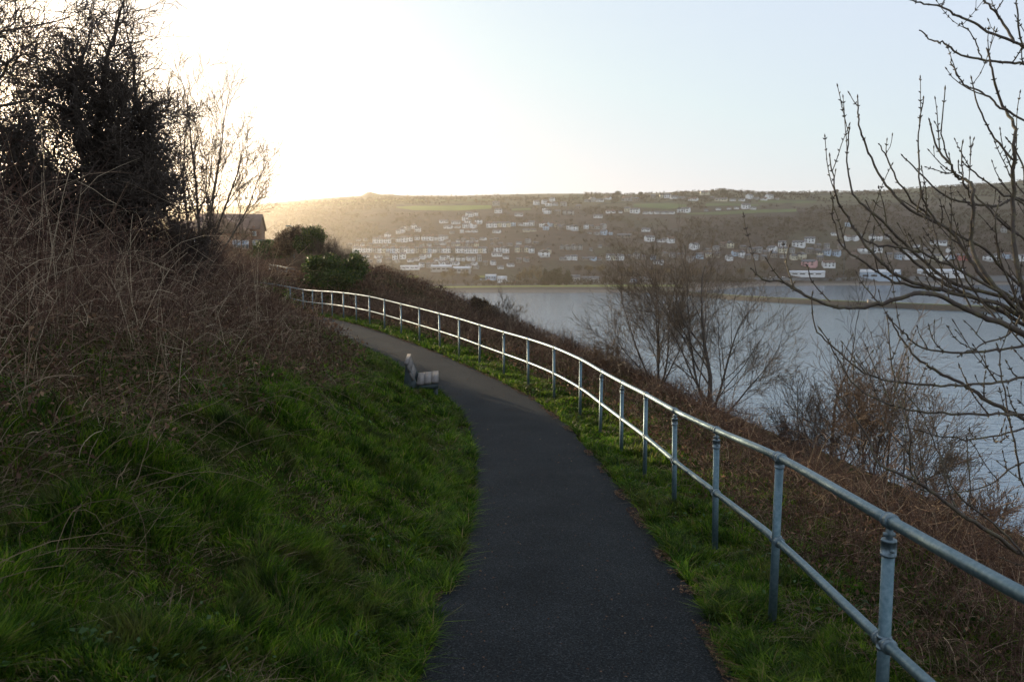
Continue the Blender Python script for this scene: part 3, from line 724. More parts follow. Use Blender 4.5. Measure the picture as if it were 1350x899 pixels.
slope_tree('wispy bare bush against the water left of the many stemmed tree', 745, 25, 428,
     [((-.5, 0, 1), .42, .007), ((0, 0, 1), .45, .008), ((.5, 0, 1), .45, .007), ((.8, 0, 1), .38, .006)], 38, M['bark'], M['ashtwig'], ASH, 'bare_bush')
slope_tree('wispy pale bush behind the railing beside the foot of the many stemmed tree', 800, 21, 432,
     [((-.5, 0, 1), .42, .007), ((0, 0, 1), .45, .008), ((.5, 0, 1), .45, .007)], 39, M['bark'], M['warmtwig'], ASH, 'bare_bush')

slope_tree('slender bare sapling against the water between the low bush and the small dark tree', 1068, 15.5, 500,
     [((0, 0, 1), .5, .009), ((.3, .1, 1), .4, .007), ((-.3, 0, 1), .4, .007)], 51, M['bark'], M['ashtwig'], ASH, 'sapling')
slope_tree('slender bare sapling against the water just right of the reddish tree', 1222, 10.8, 520,
     [((-.1, 0, 1), .5, .009), ((.3, .1, 1), .42, .007), ((-.4, 0, 1), .36, .007)], 52, M['bark'], M['ashtwig'], ASH, 'sapling')
slope_tree('thin bare sapling at the right edge low over the water', 1325, 8.6, 600,
     [((-.1, 0, 1), .5, .009), ((-.5, .1, 1), .42, .007)], 53, M['bark'], M['warmtwig'], ASH, 'sapling')

# the near tree whose boughs come in from the right edge: each bough traced, then given side shoots and buds
BR = [
 ([(1400,100),(1365,72),(1338,56),(1307,44),(1285,31),(1258,19),(1240,9),(1213,4),(1196,-2)], 5.6, 5.4, 4.5, 1.6),
 ([(1400,92),(1352,85),(1320,82),(1294,79),(1267,73),(1245,58),(1229,53),(1213,40)], 5.3, 5.5, 4.0, 1.5),
 ([(1294,79),(1285,53),(1269,33)], 5.4, 5.4, 1.8, 1.2),
 ([(1338,56),(1320,27),(1307,11),(1290,-8)], 5.6, 5.7, 3.5, 2.0),
 ([(1400,195),(1350,160),(1320,142),(1294,122),(1271,111),(1262,98),(1254,80)], 5.0, 5.1, 3.4, 1.4),
 ([(1400,470),(1362,425),(1350,387),(1338,334),(1336,267),(1337,200),(1336,165),(1320,133),(1309,98),(1302,67)], 5.0, 5.2, 8.0, 1.6),
 ([(1337,213),(1311,182),(1294,151),(1281,105)], 5.1, 5.2, 3.0, 1.4),
 ([(1400,460),(1348,413),(1317,384),(1290,347),(1281,315),(1283,262),(1278,240),(1262,235),(1254,218),(1236,196),(1225,160)], 4.9, 5.2, 7.0, 1.8),
 ([(1254,218),(1242,178),(1245,120)], 5.1, 5.1, 2.2, 1.3),
 ([(1400,440),(1345,400),(1300,370),(1276,338),(1249,302),(1200,276),(1169,245),(1145,200),(1133,165),(1130,131)], 5.2, 5.3, 6.0, 1.5),
 ([(1400,425),(1338,395),(1267,378),(1231,356),(1191,320),(1156,285),(1129,262),(1117,222),(1119,173)], 5.1, 5.0, 6.0, 1.4),
 ([(1420,450),(1350,420),(1310,398),(1240,383),(1187,365),(1165,347),(1138,320),(1116,285),(1102,254),(1095,207)], 5.0, 4.9, 6.5, 1.4),
 ([(1240,383),(1180,372),(1142,347),(1111,325),(1099,289),(1099,258)], 5.0, 4.9, 3.5, 1.4),
 ([(1249,302),(1225,280),(1213,245),(1211,178),(1217,131)], 5.2, 5.3, 3.0, 1.3),
 ([(1283,300),(1283,270),(1270,236),(1268,191)], 5.0, 5.0, 2.4, 1.3),
 ([(1410,470),(1347,438),(1317,425),(1281,411),(1243,392),(1213,386),(1172,397),(1133,405),(1098,404),(1062,389),(1032,371),(1010,370),(991,355)], 4.8, 4.5, 9.0, 1.5),
 ([(1094,397),(1070,370),(1064,348)], 4.6, 4.6, 2.0, 1.3),
 ([(1410,590),(1350,553),(1304,528),(1270,507),(1237,490),(1207,471),(1186,443),(1169,414)], 4.7, 4.8, 6.5, 1.6),
 ([(1410,445),(1350,456),(1304,462),(1254,464.5),(1211,456),(1190,438),(1171,418)], 4.9, 4.8, 4.0, 1.4),
 ([(1410,492),(1350,498),(1296,507),(1228,507),(1178,503),(1139,490),(1101,460),(1074,431),(1070,388)], 4.6, 4.5, 4.0, 1.4),
 ([(1410,552),(1350,547),(1313,546),(1254,545),(1203,541),(1161,528),(1123,503),(1085,439)], 4.5, 4.4, 4.4, 1.4),
 ([(1410,760),(1350,731),(1296,695),(1254,667),(1211,636),(1182,623),(1156,608),(1139,566),(1106,524)], 4.4, 4.3, 7.0, 1.5),
 ([(1410,545),(1350,564),(1296,577),(1254,577),(1190,562)], 4.6, 4.5, 3.6, 1.4),
 ([(1211,636),(1200,620),(1199,570),(1178,498),(1171,422)], 4.3, 4.4, 3.4, 1.3),
 ([(1281,668),(1279,655),(1275,583)], 4.4, 4.4, 2.2, 1.3),
 ([(1410,680),(1350,638),(1338,583),(1321,502),(1317,460)], 4.5, 4.6, 3.4, 1.4),
 ([(1400,335),(1350,270),(1320,255),(1290,232),(1270,215)], 5.3, 5.4, 4.0, 1.5),
 ([(1400,300),(1345,262),(1310,272),(1255,262),(1215,232),(1190,205)], 5.4, 5.5, 4.5, 1.4),
 ([(1317,384),(1250,350),(1205,330),(1150,322),(1125,300)], 4.9, 5.0, 4.0, 1.4),
 ([(1350,731),(1310,690),(1262,650),(1235,590),(1215,545)], 4.4, 4.5, 3.0, 1.3),
 ([(1410,640),(1350,610),(1300,640),(1240,650),(1200,640)], 4.6, 4.5, 2.6, 1.3),
 ([(1410,110),(1350,60),(1342,20),(1338,-10)], 5.2, 5.3, 3.0, 1.6),
 ([(1348,413),(1330,440),(1300,452),(1262,470)], 4.9, 4.8, 3.0, 1.4),
 ([(1410,455),(1345,425),(1290,395),(1240,372),(1205,345),(1178,318),(1160,300),(1143,268)], 5.0, 5.1, 6.0, 1.4),
 ([(1410,405),(1340,372),(1300,330),(1255,305),(1225,285),(1190,250),(1172,215),(1160,190)], 5.3, 5.3, 4.5, 1.4),
 ([(1410,350),(1345,312),(1318,290),(1290,262),(1272,245),(1262,215)], 5.1, 5.2, 4.0, 1.3),
 ([(1281,411),(1262,360),(1240,330),(1228,290)], 4.9, 4.9, 3.0, 1.3),
 ([(1317,425),(1285,385),(1262,345),(1252,315)], 4.8, 4.9, 3.0, 1.3),
 ([(1348,413),(1322,350),(1312,300),(1318,262)], 5.0, 5.0, 3.0, 1.3),
 ([(1410,400),(1360,330),(1352,260),(1348,215),(1330,185)], 5.0, 5.0, 4.0, 1.5),
]
def px2r(w, z): return w / 2 / FPX * z
r = random.Random(99)
tb = (5.1, 4.9, gz(5.1, 4.9) - .2)
sy = thing('sycamore_tree', 'near bare tree reaching in from the right edge with long budded boughs', 'tree', tb)
g1, g2 = Geo(), Geo()
tr_pts = [tb, (5.05, 4.9, EYE - 2.2), (4.9, 5.0, EYE - 1.0), (4.75, 5.0, EYE + .2), (4.6, 5.1, EYE + 1.6), (4.4, 5.2, EYE + 2.6)]
g1.tubes([(curve(np.array(tr_pts), 4), np.linspace(.13, .05, 21))], 10)
twl = []; budl = []
def bough(P, rad, lv):
    """side shoots and buds along a bough"""
    P = np.asarray(P); L = np.linalg.norm(np.diff(P, axis=0), axis=1); tot = L.sum(); c_ = np.concatenate([[0], np.cumsum(L)])
    d_ = .10 if lv == 0 else .06
    a = tot * .22
    while a < tot:
        p = np.array([np.interp(a, c_, P[:, i]) for i in range(3)]); j = min(len(L) - 1, int(np.searchsorted(c_, a)) - 1); d = (P[j+1] - P[j]) / (L[j] + 1e-9)
        rr_ = np.interp(a, c_, rad)
        # opposite pair of buds
        v = np.array(tilt(tuple(d), R(50), r))
        for v2 in (v, 2 * d * v.dot(d) - v):
            if r.random() < .8: budl.append(([p, p + v2 * (rr_ + .006), p + v2 * (rr_ + .016)], [.0032, .0042, .0010]))
        if r.random() < (.26 if lv == 0 else .15):
            Ls = r.uniform(.10, .42) if lv == 0 else r.uniform(.04, .14)
            dd = np.array(tilt(tuple(d), R(r.uniform(30, 60)), r, (-.2, 0, 1.6))); q = [p]
            for k in range(5):
                dd = dd + np.array([r.gauss(0, .09), r.gauss(0, .09), .10 + r.gauss(0, .09)]); dd /= np.linalg.norm(dd); q.append(q[-1] + dd * Ls / 5)
            rs = list(np.linspace(min(rr_ * .7, .0050), .0022, 6)); twl.append((q, rs)); budl.append(([q[-1], q[-1] + dd * .010, q[-1] + dd * .024], [.0030, .0050, .0008]))
            if lv < 1: bough(np.asarray(q), rs, 1)
        a += r.uniform(.6, 1.3) * d_
for P2, z0, z1, w0, w1 in BR:
    n_ = len(P2); P3 = []
    for k, (a, b_) in enumerate(P2):
        t = k / (n_ - 1); P3.append(np.array(at(a, b_, z0 + (z1 - z0) * t + (.06 * math.sin(k * 2.1) if 0 < k < n_ - 1 else 0))))
    if P2[0][0] >= 1398:                                  # starts off frame: run it back to the stem
        h_ = P3[0]; tz = min(max(h_[2] - .25, EYE - 1.6), EYE + 2.4)
        P3 = [np.array([np.interp(tz, [q[2] for q in tr_pts], [q[0] for q in tr_pts]), 5.0, tz])] + P3
    C_ = curve(np.array(P3), 5); C_ = C_ + np.array([[r.gauss(0, .0035) for _ in range(3)] for _ in C_])
    zz_ = np.linspace(z0, z1, len(C_)); wd = px2r(1, zz_) * (w1 + (w0 - w1) * (1 - np.linspace(0, 1, len(C_))) ** .8)
    wd = wd * np.array([1 + .12 * (r.random() - .5) for _ in C_])
    g1.tubes([(C_, wd)], 8)
    budl.append(([C_[-1], C_[-1] + (C_[-1] - C_[-2]) * .4, C_[-1] + (C_[-1] - C_[-2]) * .9], [.0035, .006, .001]))
    bough(C_, wd, 0)
g2.tubes(twl, 5); g2.tubes(budl, 5)
g1.build('trunk', M['lichen'], sy, tb, True); g2.build('crown', M['lichen'], sy, tb, True)

# ------------------------------------------------------------------ shrubs
def shrub(name, label, lumps, n_leaf, leaf, mleaf, seed, n_stem=90, mstem=None, base=None, group=None, cat='shrub'):
    """lumps: (centre, radii) ellipsoids whose ragged shells hold the leaves"""
    g_ = np.random.default_rng(seed)
    if base is None: c0 = lumps[0][0]; base = (c0[0], c0[1], gz(c0[0], c0[1]))
    t = thing(name, label, cat, base, 0, group); P = []
    vol = np.array([rd[0] * rd[2] for c_, rd in lumps]); cnt = (n_leaf * vol / vol.sum()).astype(int)
    for (c_, rd), k in zip(lumps, cnt):
        d = g_.normal(0, 1, (k, 3)); d /= np.linalg.norm(d, axis=1, keepdims=True)
        bump_ = .30 + 1.4 * fbm(d[:, 0] * 3 + c_[0] * 7, d[:, 2] * 3 + d[:, 1] * 3, 1.0, seed, 4)
        rad_ = bump_ * g_.uniform(.25, 1.0, k) ** .45 * np.where(g_.random(k) < .08, 1.12, 1)
        P.append(np.array(c_) + d * np.array(rd) * rad_[:, None])
    P = np.concatenate(P); N = len(P)
    d1 = g_.normal(0, 1, (N, 3)); d1 /= np.linalg.norm(d1, axis=1, keepdims=True); d2 = np.cross(d1, g_.normal(0, 1, (N, 3))); d2 /= np.linalg.norm(d2, axis=1, keepdims=True)
    sz = (leaf * g_.uniform(.5, 1.4, N))[:, None]
    V = np.stack([P - d1 * sz, P + d2 * sz * .45, P + d1 * sz, P - d2 * sz * .45], 1).reshape(-1, 3); b_ = np.arange(N) * 4
    mk('foliage', V, np.stack([b_, b_+1, b_+2, b_+3], -1), mat=mleaf, parent=t, origin=base, smooth=False)
    rr_ = random.Random(seed); S = []
    for k in range(n_stem):
        c_, rd = lumps[rr_.randrange(len(lumps))]; p0 = np.array(base) + [rr_.uniform(-.3, .3) * rd[0], rr_.uniform(-.3, .3) * rd[1], -.1]
        d = np.array([rr_.gauss(0, .6), rr_.gauss(0, .6), rr_.gauss(.6, .4)]); d /= np.linalg.norm(d); p1 = np.array(c_) + d * np.array(rd) * rr_.uniform(.8, 1.4)
        S.append(([p0 * (1 - f) + p1 * f + np.array([rr_.gauss(0, .06), rr_.gauss(0, .06), rr_.gauss(0, .04) + .2 * f * (1 - f)]) for f in np.linspace(0, 1, 7)], list(np.linspace(.022, .005, 7) * leaf / .07)))
    Geo().tubes(S, 4).build('stems', mstem or M['bark'], t, base)
    return t
def L_(px, py, zc, rx, ry, rz): p = at(px, py, zc); return ((p.x, p.y, p.z), (rx, ry, rz))
shrub('gorse_bush', 'bright green evergreen bush with yellow sunlit edge just above the far end of the railing', [L_(430, 352, 43, .95, 1.0, .6), L_(416, 351, 42.5, .6, .7, .5), L_(452, 360, 43.5, 1.1, 1.0, .6), L_(470, 352, 44, .65, .8, .75), L_(440, 368, 42, 1.3, .9, .5)], 16000, .075, M['evergreen'], 41)
M['brownleaf'] = stems('brown_brush', [(0, (.05, .036, .024)), (0.7, (.10, .07, .045)), (1, (.17, .12, .06))], .85, .2)
def bare_bush(label, px, py, zc, top, wid, seed, mw, n_=9, name='bare_bush', den=1):
    p = at(px, py, zc); z = gz(p.x, p.y); H = at(px, top, zc).z - z
    rr_ = random.Random(seed)
    st = [((rr_.uniform(-wid, wid), rr_.uniform(-.5, .5), 1), H * rr_.uniform(.4, .55), .010 * H) for _ in range(n_)]
    return tree(name, label, 'shrub', (p.x, p.y, z - .05), st, WIL, seed, M['bark'], mw)
shrub('thorn_bush', 'round topped brown bush on the skyline right of the brick house', [L_(382, 318, 62, 1.1, 1, .95), L_(395, 312, 62, 1.0, 1, .8), L_(374, 325, 61, .7, 1, .8)], 15000, .06, M['brownleaf'], 42, 60)
shrub('holly_bush', 'dark green topped bush on the skyline between the two bare brown bushes', [L_(413, 312, 60, .85, 1, .7), L_(408, 322, 60, 1.0, 1, .8)], 12000, .075, M['evergreen'], 43)
bare_bush('twisted bare bush at the right end of the skyline bushes', 434, 330, 58, 304, .6, 44, M['twig'])
bare_bush('bare scrub sloping down to the right behind the gorse bush', 456, 340, 54, 322, .7, 45, M['ashtwig'])
bare_bush('wispy brown scrub on the slope below the holly bush', 404, 350, 48, 330, .8, 46, M['ashtwig'])
shrub('evergreen_bush', 'low dark evergreen bush at the foot of the brick house garden', [L_(352, 326, 70, 1.0, 1, .7), L_(366, 330, 68, 1.2, 1, .7), L_(346, 334, 68, 1.0, 1, .6)], 12000, .08, M['evergreen'], 47)
shrub('gorse_bush', 'dark wind shaped bush on the headland tip against the water', [L_(634, 404, 40, .45, .5, .42), L_(628, 400, 40, .3, .4, .3), L_(643, 413, 39, .5, .5, .4)], 7000, .05, M['brownleaf'], 48)
# ------------------------------------------------------------------ the town across the harbour
M['w_white'] = plain('white_render', (.78, .79, .80), .8, 0, .06, .4)
M['w_cream'] = plain('cream_render', (.62, .58, .45), .8, 0, .08, .4)
M['w_blue'] = plain('pale_blue_render', (.46, .56, .68), .8, 0, .08, .4)
M['w_grey'] = plain('grey_pebbledash', (.36, .36, .36), .85, 0, .12, .4)
M['w_stone'] = plain('rubble_stone', (.24, .21, .18), .9, 0, .2, .4)
M['w_pink'] = plain('pink_render', (.62, .36, .36), .8, 0, .08, .4)
M['w_red'] = plain('red_painted_render', (.42, .10, .09), .8, 0, .08, .4)
M['slate'] = plain('roof_slate', (.105, .11, .125), .55, 0, .25, .5)
M['tile'] = plain('brown_roof_tile', (.13, .085, .07), .8, 0, .25, .5)
M['sheet'] = plain('pale_sheet_roof', (.55, .58, .62), .5, 0, .1, .2)
M['glass'] = plain('window_glass', (.03, .035, .045), .12, 0, .1, 1)
M['brickstack'] = plain('chimney_brick', (.22, .13, .10), .9, 0, .2, 1)
COLN = {'white': 'w_white', 'cream': 'w_cream', 'pale blue': 'w_blue', 'grey': 'w_grey', 'stone': 'w_stone', 'pink': 'w_pink', 'red': 'w_red'}
def part(name, g, m_, parent, smooth=False): return g.build(name, m_, parent, None, smooth)
def proto(kind):
    """one of each kind of building, at the origin, front towards the bay (-y)"""
    W, D, H, RH, wins, chim = {'terrace': (6, 8, 5.4, 2.3, [(-1.5, 3.7, 1.1, 1.2), (1.5, 3.7, 1.1, 1.2), (1.3, 1.0, 1.5, 1.4)], [2.6]),
                    'house': (10, 8, 5.3, 2.7, [(-3.2, 3.6, 1.3, 1.2), (0, 3.6, 1.1, 1.2), (3.2, 3.6, 1.3, 1.2), (-3.1, .9, 1.8, 1.5), (3.1, .9, 1.8, 1.5)], [-4.2, 4.2]),
                    'bungalow': (13, 8, 2.8, 2.2, [(-4.6, .9, 2.2, 1.3), (4.4, .9, 2.4, 1.3), (1.8, .9, 1.4, 1.3)], [3.0]),
                    'gable': (7.5, 10, 5.4, 3.0, [(-1.8, 3.6, 1.3, 1.2), (1.8, 3.6, 1.3, 1.2), (-1.8, .9, 1.6, 1.4)], [0.0]),
                    'hall': (30, 16, 5.0, 2.2, [(-10, 1.5, 4.5, 1.6), (-3.5, 1.5, 4.5, 1.6), (3.5, 1.5, 4.5, 1.6), (10, 1.5, 4.5, 1.6)], [])}[kind]
    t = bpy.data.objects.new({'terrace': 'terraced_house', 'house': 'house', 'bungalow': 'bungalow', 'gable': 'gabled_house', 'hall': 'hall'}[kind], None); COL.objects.link(t)
    g = Geo()
    if kind == 'gable': g.prism([(-W/2, -3), (W/2, -3), (W/2, H), (0, H + RH - .12), (-W/2, H)], -D/2, D/2)
    else:
        g.add([(x, y, z) for x, y, z in [(-W/2,-D/2,-3),(W/2,-D/2,-3),(W/2,D/2,-3),(-W/2,D/2,-3),(-W/2,-D/2,H),(W/2,-D/2,H),(W/2,D/2,H),(-W/2,D/2,H),(-W/2,0,H+RH-.12),(W/2,0,H+RH-.12)]],
              [(0,1,5,4),(2,3,7,6)], [(1,2,6),(1,6,5),(5,6,9),(3,0,4),(3,4,7),(7,4,8)])
    part('wall', g, M['w_white'], t)
    g = Geo(); e = .35; th = .22; sl = RH / (D/2 if kind != 'gable' else W/2)
    if kind == 'gable': g.prism([(-W/2-e, H-e*sl), (0, H+RH), (W/2+e, H-e*sl), (W/2+e, H-e*sl+th), (0, H+RH+th), (-W/2-e, H-e*sl+th)], -D/2-.3, D/2+.3)
    else:
        P = [(-D/2-e, H-e*sl), (0, H+RH), (D/2+e, H-e*sl), (D/2+e, H-e*sl+th), (0, H+RH+th), (-D/2-e, H-e*sl+th)]
        ex = 0.02 if kind == 'terrace' else .25
        n_ = len(P); V = [(-W/2-ex, y, z) for y, z in P] + [(W/2+ex, y, z) for y, z in P]
        g.add(V, [(0,1,4,5),(1,2,3,4),(11,10,7,6),(10,9,8,7)] + [(i, i+6, (i+1)%6+6, (i+1)%6) for i in range(6)])
    rf = part('roof', g, M['slate'], t)
    for cx in chim:
        g = Geo(); zc_ = H + RH; g.box(cx-.45, cx+.45, -.35, .35, zc_ - .8, zc_ + 1.2); g.box(cx-.52, cx+.52, -.42, .42, zc_ + 1.2, zc_ + 1.32)
        for pp in (-.22, .22): g.tubes([([(cx+pp, 0, zc_+1.3), (cx+pp, 0, zc_+1.7)], [.12, .12])], 6, True)
        part('chimney', g, M['brickstack'], rf)
    for wx, wz, ww, wh in wins:
        g = Geo(); g.box(wx-ww/2, wx+ww/2, -D/2-.06, -D/2+.02, wz, wz+wh); part('window', g, M['glass'], t)
    g = Geo(); dx = {'terrace': -1.6, 'house': 0, 'bungalow': -1.3, 'gable': 1.8, 'hall': -14}[kind]
    g.box(dx-.5, dx+.5, -D/2-.05, -D/2+.02, -.2, 2.0); part('door', g, M['darkwood'], t)
    return t, W
PRO = {}
ORD = ['first', 'second', 'third', 'fourth', 'fifth', 'sixth', 'seventh', 'eighth', 'ninth', 'tenth', 'eleventh', 'twelfth', 'thirteenth', 'fourteenth', 'fifteenth', 'sixteenth', 'seventeenth', 'eighteenth', 'nineteenth', 'twentieth']
ORD += ['twenty-' + o_ for o_ in ORD[:9]]
NOUN = {'terrace': 'terraced house', 'house': 'house', 'bungalow': 'bungalow', 'gable': 'gabled house', 'hall': 'long low building'}
HOUSES = []
K = {'t': 'terrace', 'h': 'house', 'b': 'bungalow', 'g': 'gable', 'l': 'hall'}
C_ = {'w': 'white', 'c': 'cream', 'u': 'pale blue', 'y': 'grey', 's': 'stone', 'p': 'pink', 'r': 'red'}
def row(rowname, txt):
    """entries 'x,y,w,kc' : photo x of the middle, photo y of the foot, width in photo pixels, kind and colour"""
    es = sorted([(float(a), float(b), float(c), d) for a, b, c, d in (e.split(',') for e in txt.split())])
    for j, (x, y, w_, kc) in enumerate(es):
        kd, cn = K[kc[0]], C_[kc[1]]; HOUSES.append((x, y, w_, kd, cn, f"{cn} {NOUN[kd]}, {ORD[j]} from left {rowname}", rowname, kc[2:] ))
row('in hilltop row left of the round pines', '654,271,10,hy 707,270,8,hw 718,269,8,hw 723,272,9,gw 731,271,10,bw 743,272,8,hy 763,276,8,hs 774,266,8,by 781,266,9,hy 790,266,13,bw 801,263,10,bw 728,266,7,hw')
row('in hilltop row right of the round pines', '827,265,14,hy 838,266,9,hs 861,262,7,hs 873,261,7,gc 880,261,9,hw 889,262,12,bw 899,262,8,by 914,264.5,13,bw 926,257,6,hc 932,257,6,hc 939,262,6,bs 951,265,17,bc 966,265,8,bw')
row('near the skyline towards the bare right hill', '978,265,8,bw 988,262,10,hw 997,263,8,by 1007,264,9,bw 1014,262,11,hw 1024,263,6,by')
row('in upper street left, below the bright green field', '657,281,10,hw 684,285,12,bw 718.5,279,8,gw 722,282,8,gw 749,283,14,gy 736,283,8,hs')
row('in white row along the top of the bare slope', '788.5,287,13,bw 805,281,13,bw 818,281,5,bw 827,279,8,hc 837,281,13,hw 851,282,7,bw 859,282,8,bw 867,282,9,bw 876,282,9,bw 885,282,9,bw 896,280,6,gw 904,280,12,hw 931,278.5,6,by 947,277,7,bw 961,276,6,bw 971,275.5,7,bw 983,275,12,hw 993,276,8,bw')
row('in crowded white cluster under the bright green field', '585,294,12,bw 601,295,13,bw 613,291,8,hw 619,286,10,hw 627,285,7,gw 617,296,9,hw 631,295,10,gw 591,301,12,bw 603,300.5,9,bw 614,300.5,9,hw 624,300.5,9,hw 609,307,6,gw 618,306,9,bw 626,306,8,bw 596,308,7,by')
row('in upper terrace row above the long town terrace', '645,299.5,7,tw 652,299.5,6,tw 658,299,6,tc 664,299,6,tw 670,299,6,tc 676,298,8,gu 687,297.5,9,bw 694,298,7,gw 701,297.5,9,hw 708,298,6,hs 716,299.5,8,gw 720,303,8,gu 726,298.5,8,hu 734,299,7,hc 738,303,6,hs')
row('in upper terrace row, its middle part', '655,307,11,bw 694,305.5,10,bc 703,305,8,bc 737,302,6,gs 743.5,302,6,gs 750,302.5,7,gw 756.5,304,9,gw 773,301.5,7,gw 780,302,7,hs 787,302,8,hy 795,301.5,9,hy 787,309.5,8,by 796,309.5,9,hu 805,309.5,5,gu')
row('on the bare slope above the middle shore trees', '823,313,20,bs 851.5,305,12,bw 856,318,13,hw 869,319,9,bw 879,319,14,bw 777,308,6,by')
row('in small upper left group', '530,307,7,gw 534,303,6,gw 539,304,6,hy 545.5,301.5,6,gw 551,305.5,8,hw 525,308,6,hw')
row('in short left terrace above the long town terrace', '473,317.5,6,by 482,317.5,6,by 494.5,320.5,6,tw 500.5,320.5,6,tw 507,320.5,6,tw 512.5,320.5,6,tw 502,314,6,by 511,313.5,7,gw 518,315,7,by 526,319,6,gw 533,319,8,tw 540,318,7,tw 550,316.5,7,hw 559,317,7,gw 567,317,8,tw')
row('in middle row above the long town terrace', '575,317,6,gw 582,317,7,tw 588,315.5,6,hw 576,322.5,7,by 584,322.5,9,bw 591,321,6,hy 604.5,321.5,6,gw 611,321.5,6,ty 617,321,6,gw 623,321,6,ty 629,320.5,5,gw 637,316.5,9,bw 648,320,6,hs 655,317,7,bs')
row('in left stretch of the long town terrace', '468,332.5,6,tw 474,332.5,6,tw 480,332.5,6,tw 487.5,332.5,8,gw 495,333,6,ty 501,333,6,tw 506.5,333,6,tc 512,333,6,tu 518,333,6,tu 524,333,6,tw 530,333,6,ty 536,333.5,7,tw 543,333.5,6,tw 549,333,6,ty 555,333,6,ts 561,333,6,tc 567,333,6,tu 573,333,7,gw')
row('in right stretch of the long town terrace', '579.5,333,6,ty 585.5,333,6,tw 591.5,333,6,tw 597.5,333,6,ts 603.5,333,6,tw 609,333,6,tw 615,333.5,6,tw 621,333.5,6,tw 627,333.5,6,tw 633,333,6,tc 639,333,6,tw 644,333,5,ts 656,332,9,tw 666,333,9,gw 655,337.5,15,bw')
row('in short terrace beside the tall gabled house', '682,332,6,tc 688,332,6,ts 694,332,6,tc 700,333,8,gw 717,338,14,gw 723,334,7,gc 741,328.5,6,gy 748,329,6,gy 756.5,329,7,gy 764.5,329,7,gy 779,330.5,5,by 791,326.5,6,by')
row('in lower rows left of the grey flat roofed school', '483,339,9,bw 499,340,11,bw 511,338,6,hy 521,342,7,tw 531,341,8,tw 524,346,6,by 541,345,9,bw 549,343.5,9,bw 557,341.5,8,hw 565,339.5,7,hw 576,344,9,bw 584,343,8,hw 590,341,6,gw 568,348,12,by 585,348.5,14,bw')
row('in lower rows above the grey flat roofed school', '596,344,5,gw 604,344,5,gw 611,344,5,gw 618,343.5,6,hw 624,343.5,6,hw 632,344,6,ty 600,349,12,bw 625,349,9,bw 673,351,10,bw 667,341,8,bw')
row('in row above the middle shore trees', '742,343,10,by 749,342.5,8,hw 757,342.5,9,hw 771,343,10,bs 781,343,12,bu 790,343,7,by 802,342.5,6,tw 808,342.5,6,tc 814,342.5,6,tw 820,342.5,5,tw 829,341.5,8,hs 839,340.5,8,gy 848,342,7,hs 861,342,7,hu 868,348,14,bw')
row('among trees behind the tall bare pair', '884,320,10,hw 898,340,9,hs 911,345,10,hy 915,328,13,hw 922,340.5,10,hu 934,339,8,hc 945,339,9,hs 954,326,9,hs 962,326,10,gc 969,337,9,hu 978,338.5,8,gw 961,343,9,hw')
row('in harbour village left of the mast', '979,327,9,bs 990,333,9,hs 1000,333,10,hy 1008,336,8,hs 1018,332,13,hw 1031,325,11,hw 1032,333,12,hc 1053,325,17,hw 1067.5,320,14,hw 1019,339,10,hs 1032,340,9,by 1046,342,9,hc 1056,341,12,gc 1067,334,10,hs 1078,335,9,hs 1067,350.5,20,hp 1081,344,9,hs 1092,352,17,hw 1090,336,11,hu 1081,339,8,gc 1103,337,10,hu')
row('in harbour village around the mast', '1100,310,9,bw 1118,298,7,gu 1117,317,9,hw 1127,317,8,hw 1134,315,7,gw 1150,316.5,8,gw 1159,316.5,8,gw 1169,315,7,hy 1139,333,14,gw 1150,333,9,hw 1158,332,11,hw 1172,341,10,hs 1184,341,10,hu 1125,340,9,hs')
row('in quayside row behind the near boughs', '1194,341,10,hw 1203.5,341,9,hw 1213,341,9,hw 1222,341,8,hy 1234,343,15,hc 1246,342,8,hw 1254,341,9,hu 1264,342,10,hr 1274,342,10,hr 1284,342,8,hs 1303,343,13,gw 1313,342,9,gw 1327,340,9,hu 1337,342,8,hy 1346,343,10,hw 1208,326,8,bw 1237,322,22,bw 1323,306,7,gy')
row('in the brownish terrace above the long one', '592,327,6,ts 598,327,6,ty 604,327,6,tc 610,327,6,ts 616,326.5,6,ty 622,326.5,6,ts 628,326.5,6,tc 650,326,7,hs 660,325,7,hs 672,324,8,by 684,322,8,bw 696,320,7,hy 706,322,8,bs')
row('in the low street behind the golden shore trees', '556,352,7,hw 566,352.5,7,hy 574,352,6,hs 590,353,6,hw 618,352.5,8,bw 628,354,8,by 640,350,7,hs 650,349,7,hw 660,354,9,bw 684,346,8,hs 694,345,7,hy')
row('in the scattered left edge of the town', '462,326,6,hs 470,325,6,hy 478,326,6,hw 488,326,6,hs 498,327,7,by 508,326.5,6,hy 520,326.5,6,hs 532,327,7,bw 544,326,6,hs 556,326,6,hy 566,326,6,hw 476,345,7,bw 488,346,7,by 500,346,6,hw 512,346,7,hs')
row('in the dim street under the bare slope', '876,338,8,hs 886,339,8,hy 934,331,8,bs 944,330,8,hy 986,341,8,hs 996,342,8,hy 1006,343,9,hs 1044,333,8,hy 1078,327,8,hs 1090,327,8,hy 1108,328,8,hs 1182,332,8,hs 1194,332,8,hy 1222,333,9,hs 1252,333,8,hw 1280,333,8,hs')
for q_ in HOUSES:
    if len(q_[5].split()) > 16: print('LONG', q_[5])
sites = []
rh = random.Random(3)
def copy_thing(t):
    c = t.copy(); COL.objects.link(c)
    for ch in t.children:
        d = ch.copy(); COL.objects.link(d); d.parent = c
        for g_ in ch.children:
            e = g_.copy(); COL.objects.link(e); e.parent = d
    return c
for kd in ('terrace', 'house', 'bungalow', 'gable', 'hall'): PRO[kd] = [*proto(kd), False]
def paint(t, wall, roof):
    for ch in t.children:
        nm = ch.name.split('.')[0]
        if nm in ('wall', 'roof'):
            ch.material_slots[0].link = 'OBJECT'; ch.material_slots[0].material = M[wall if nm == 'wall' else roof]
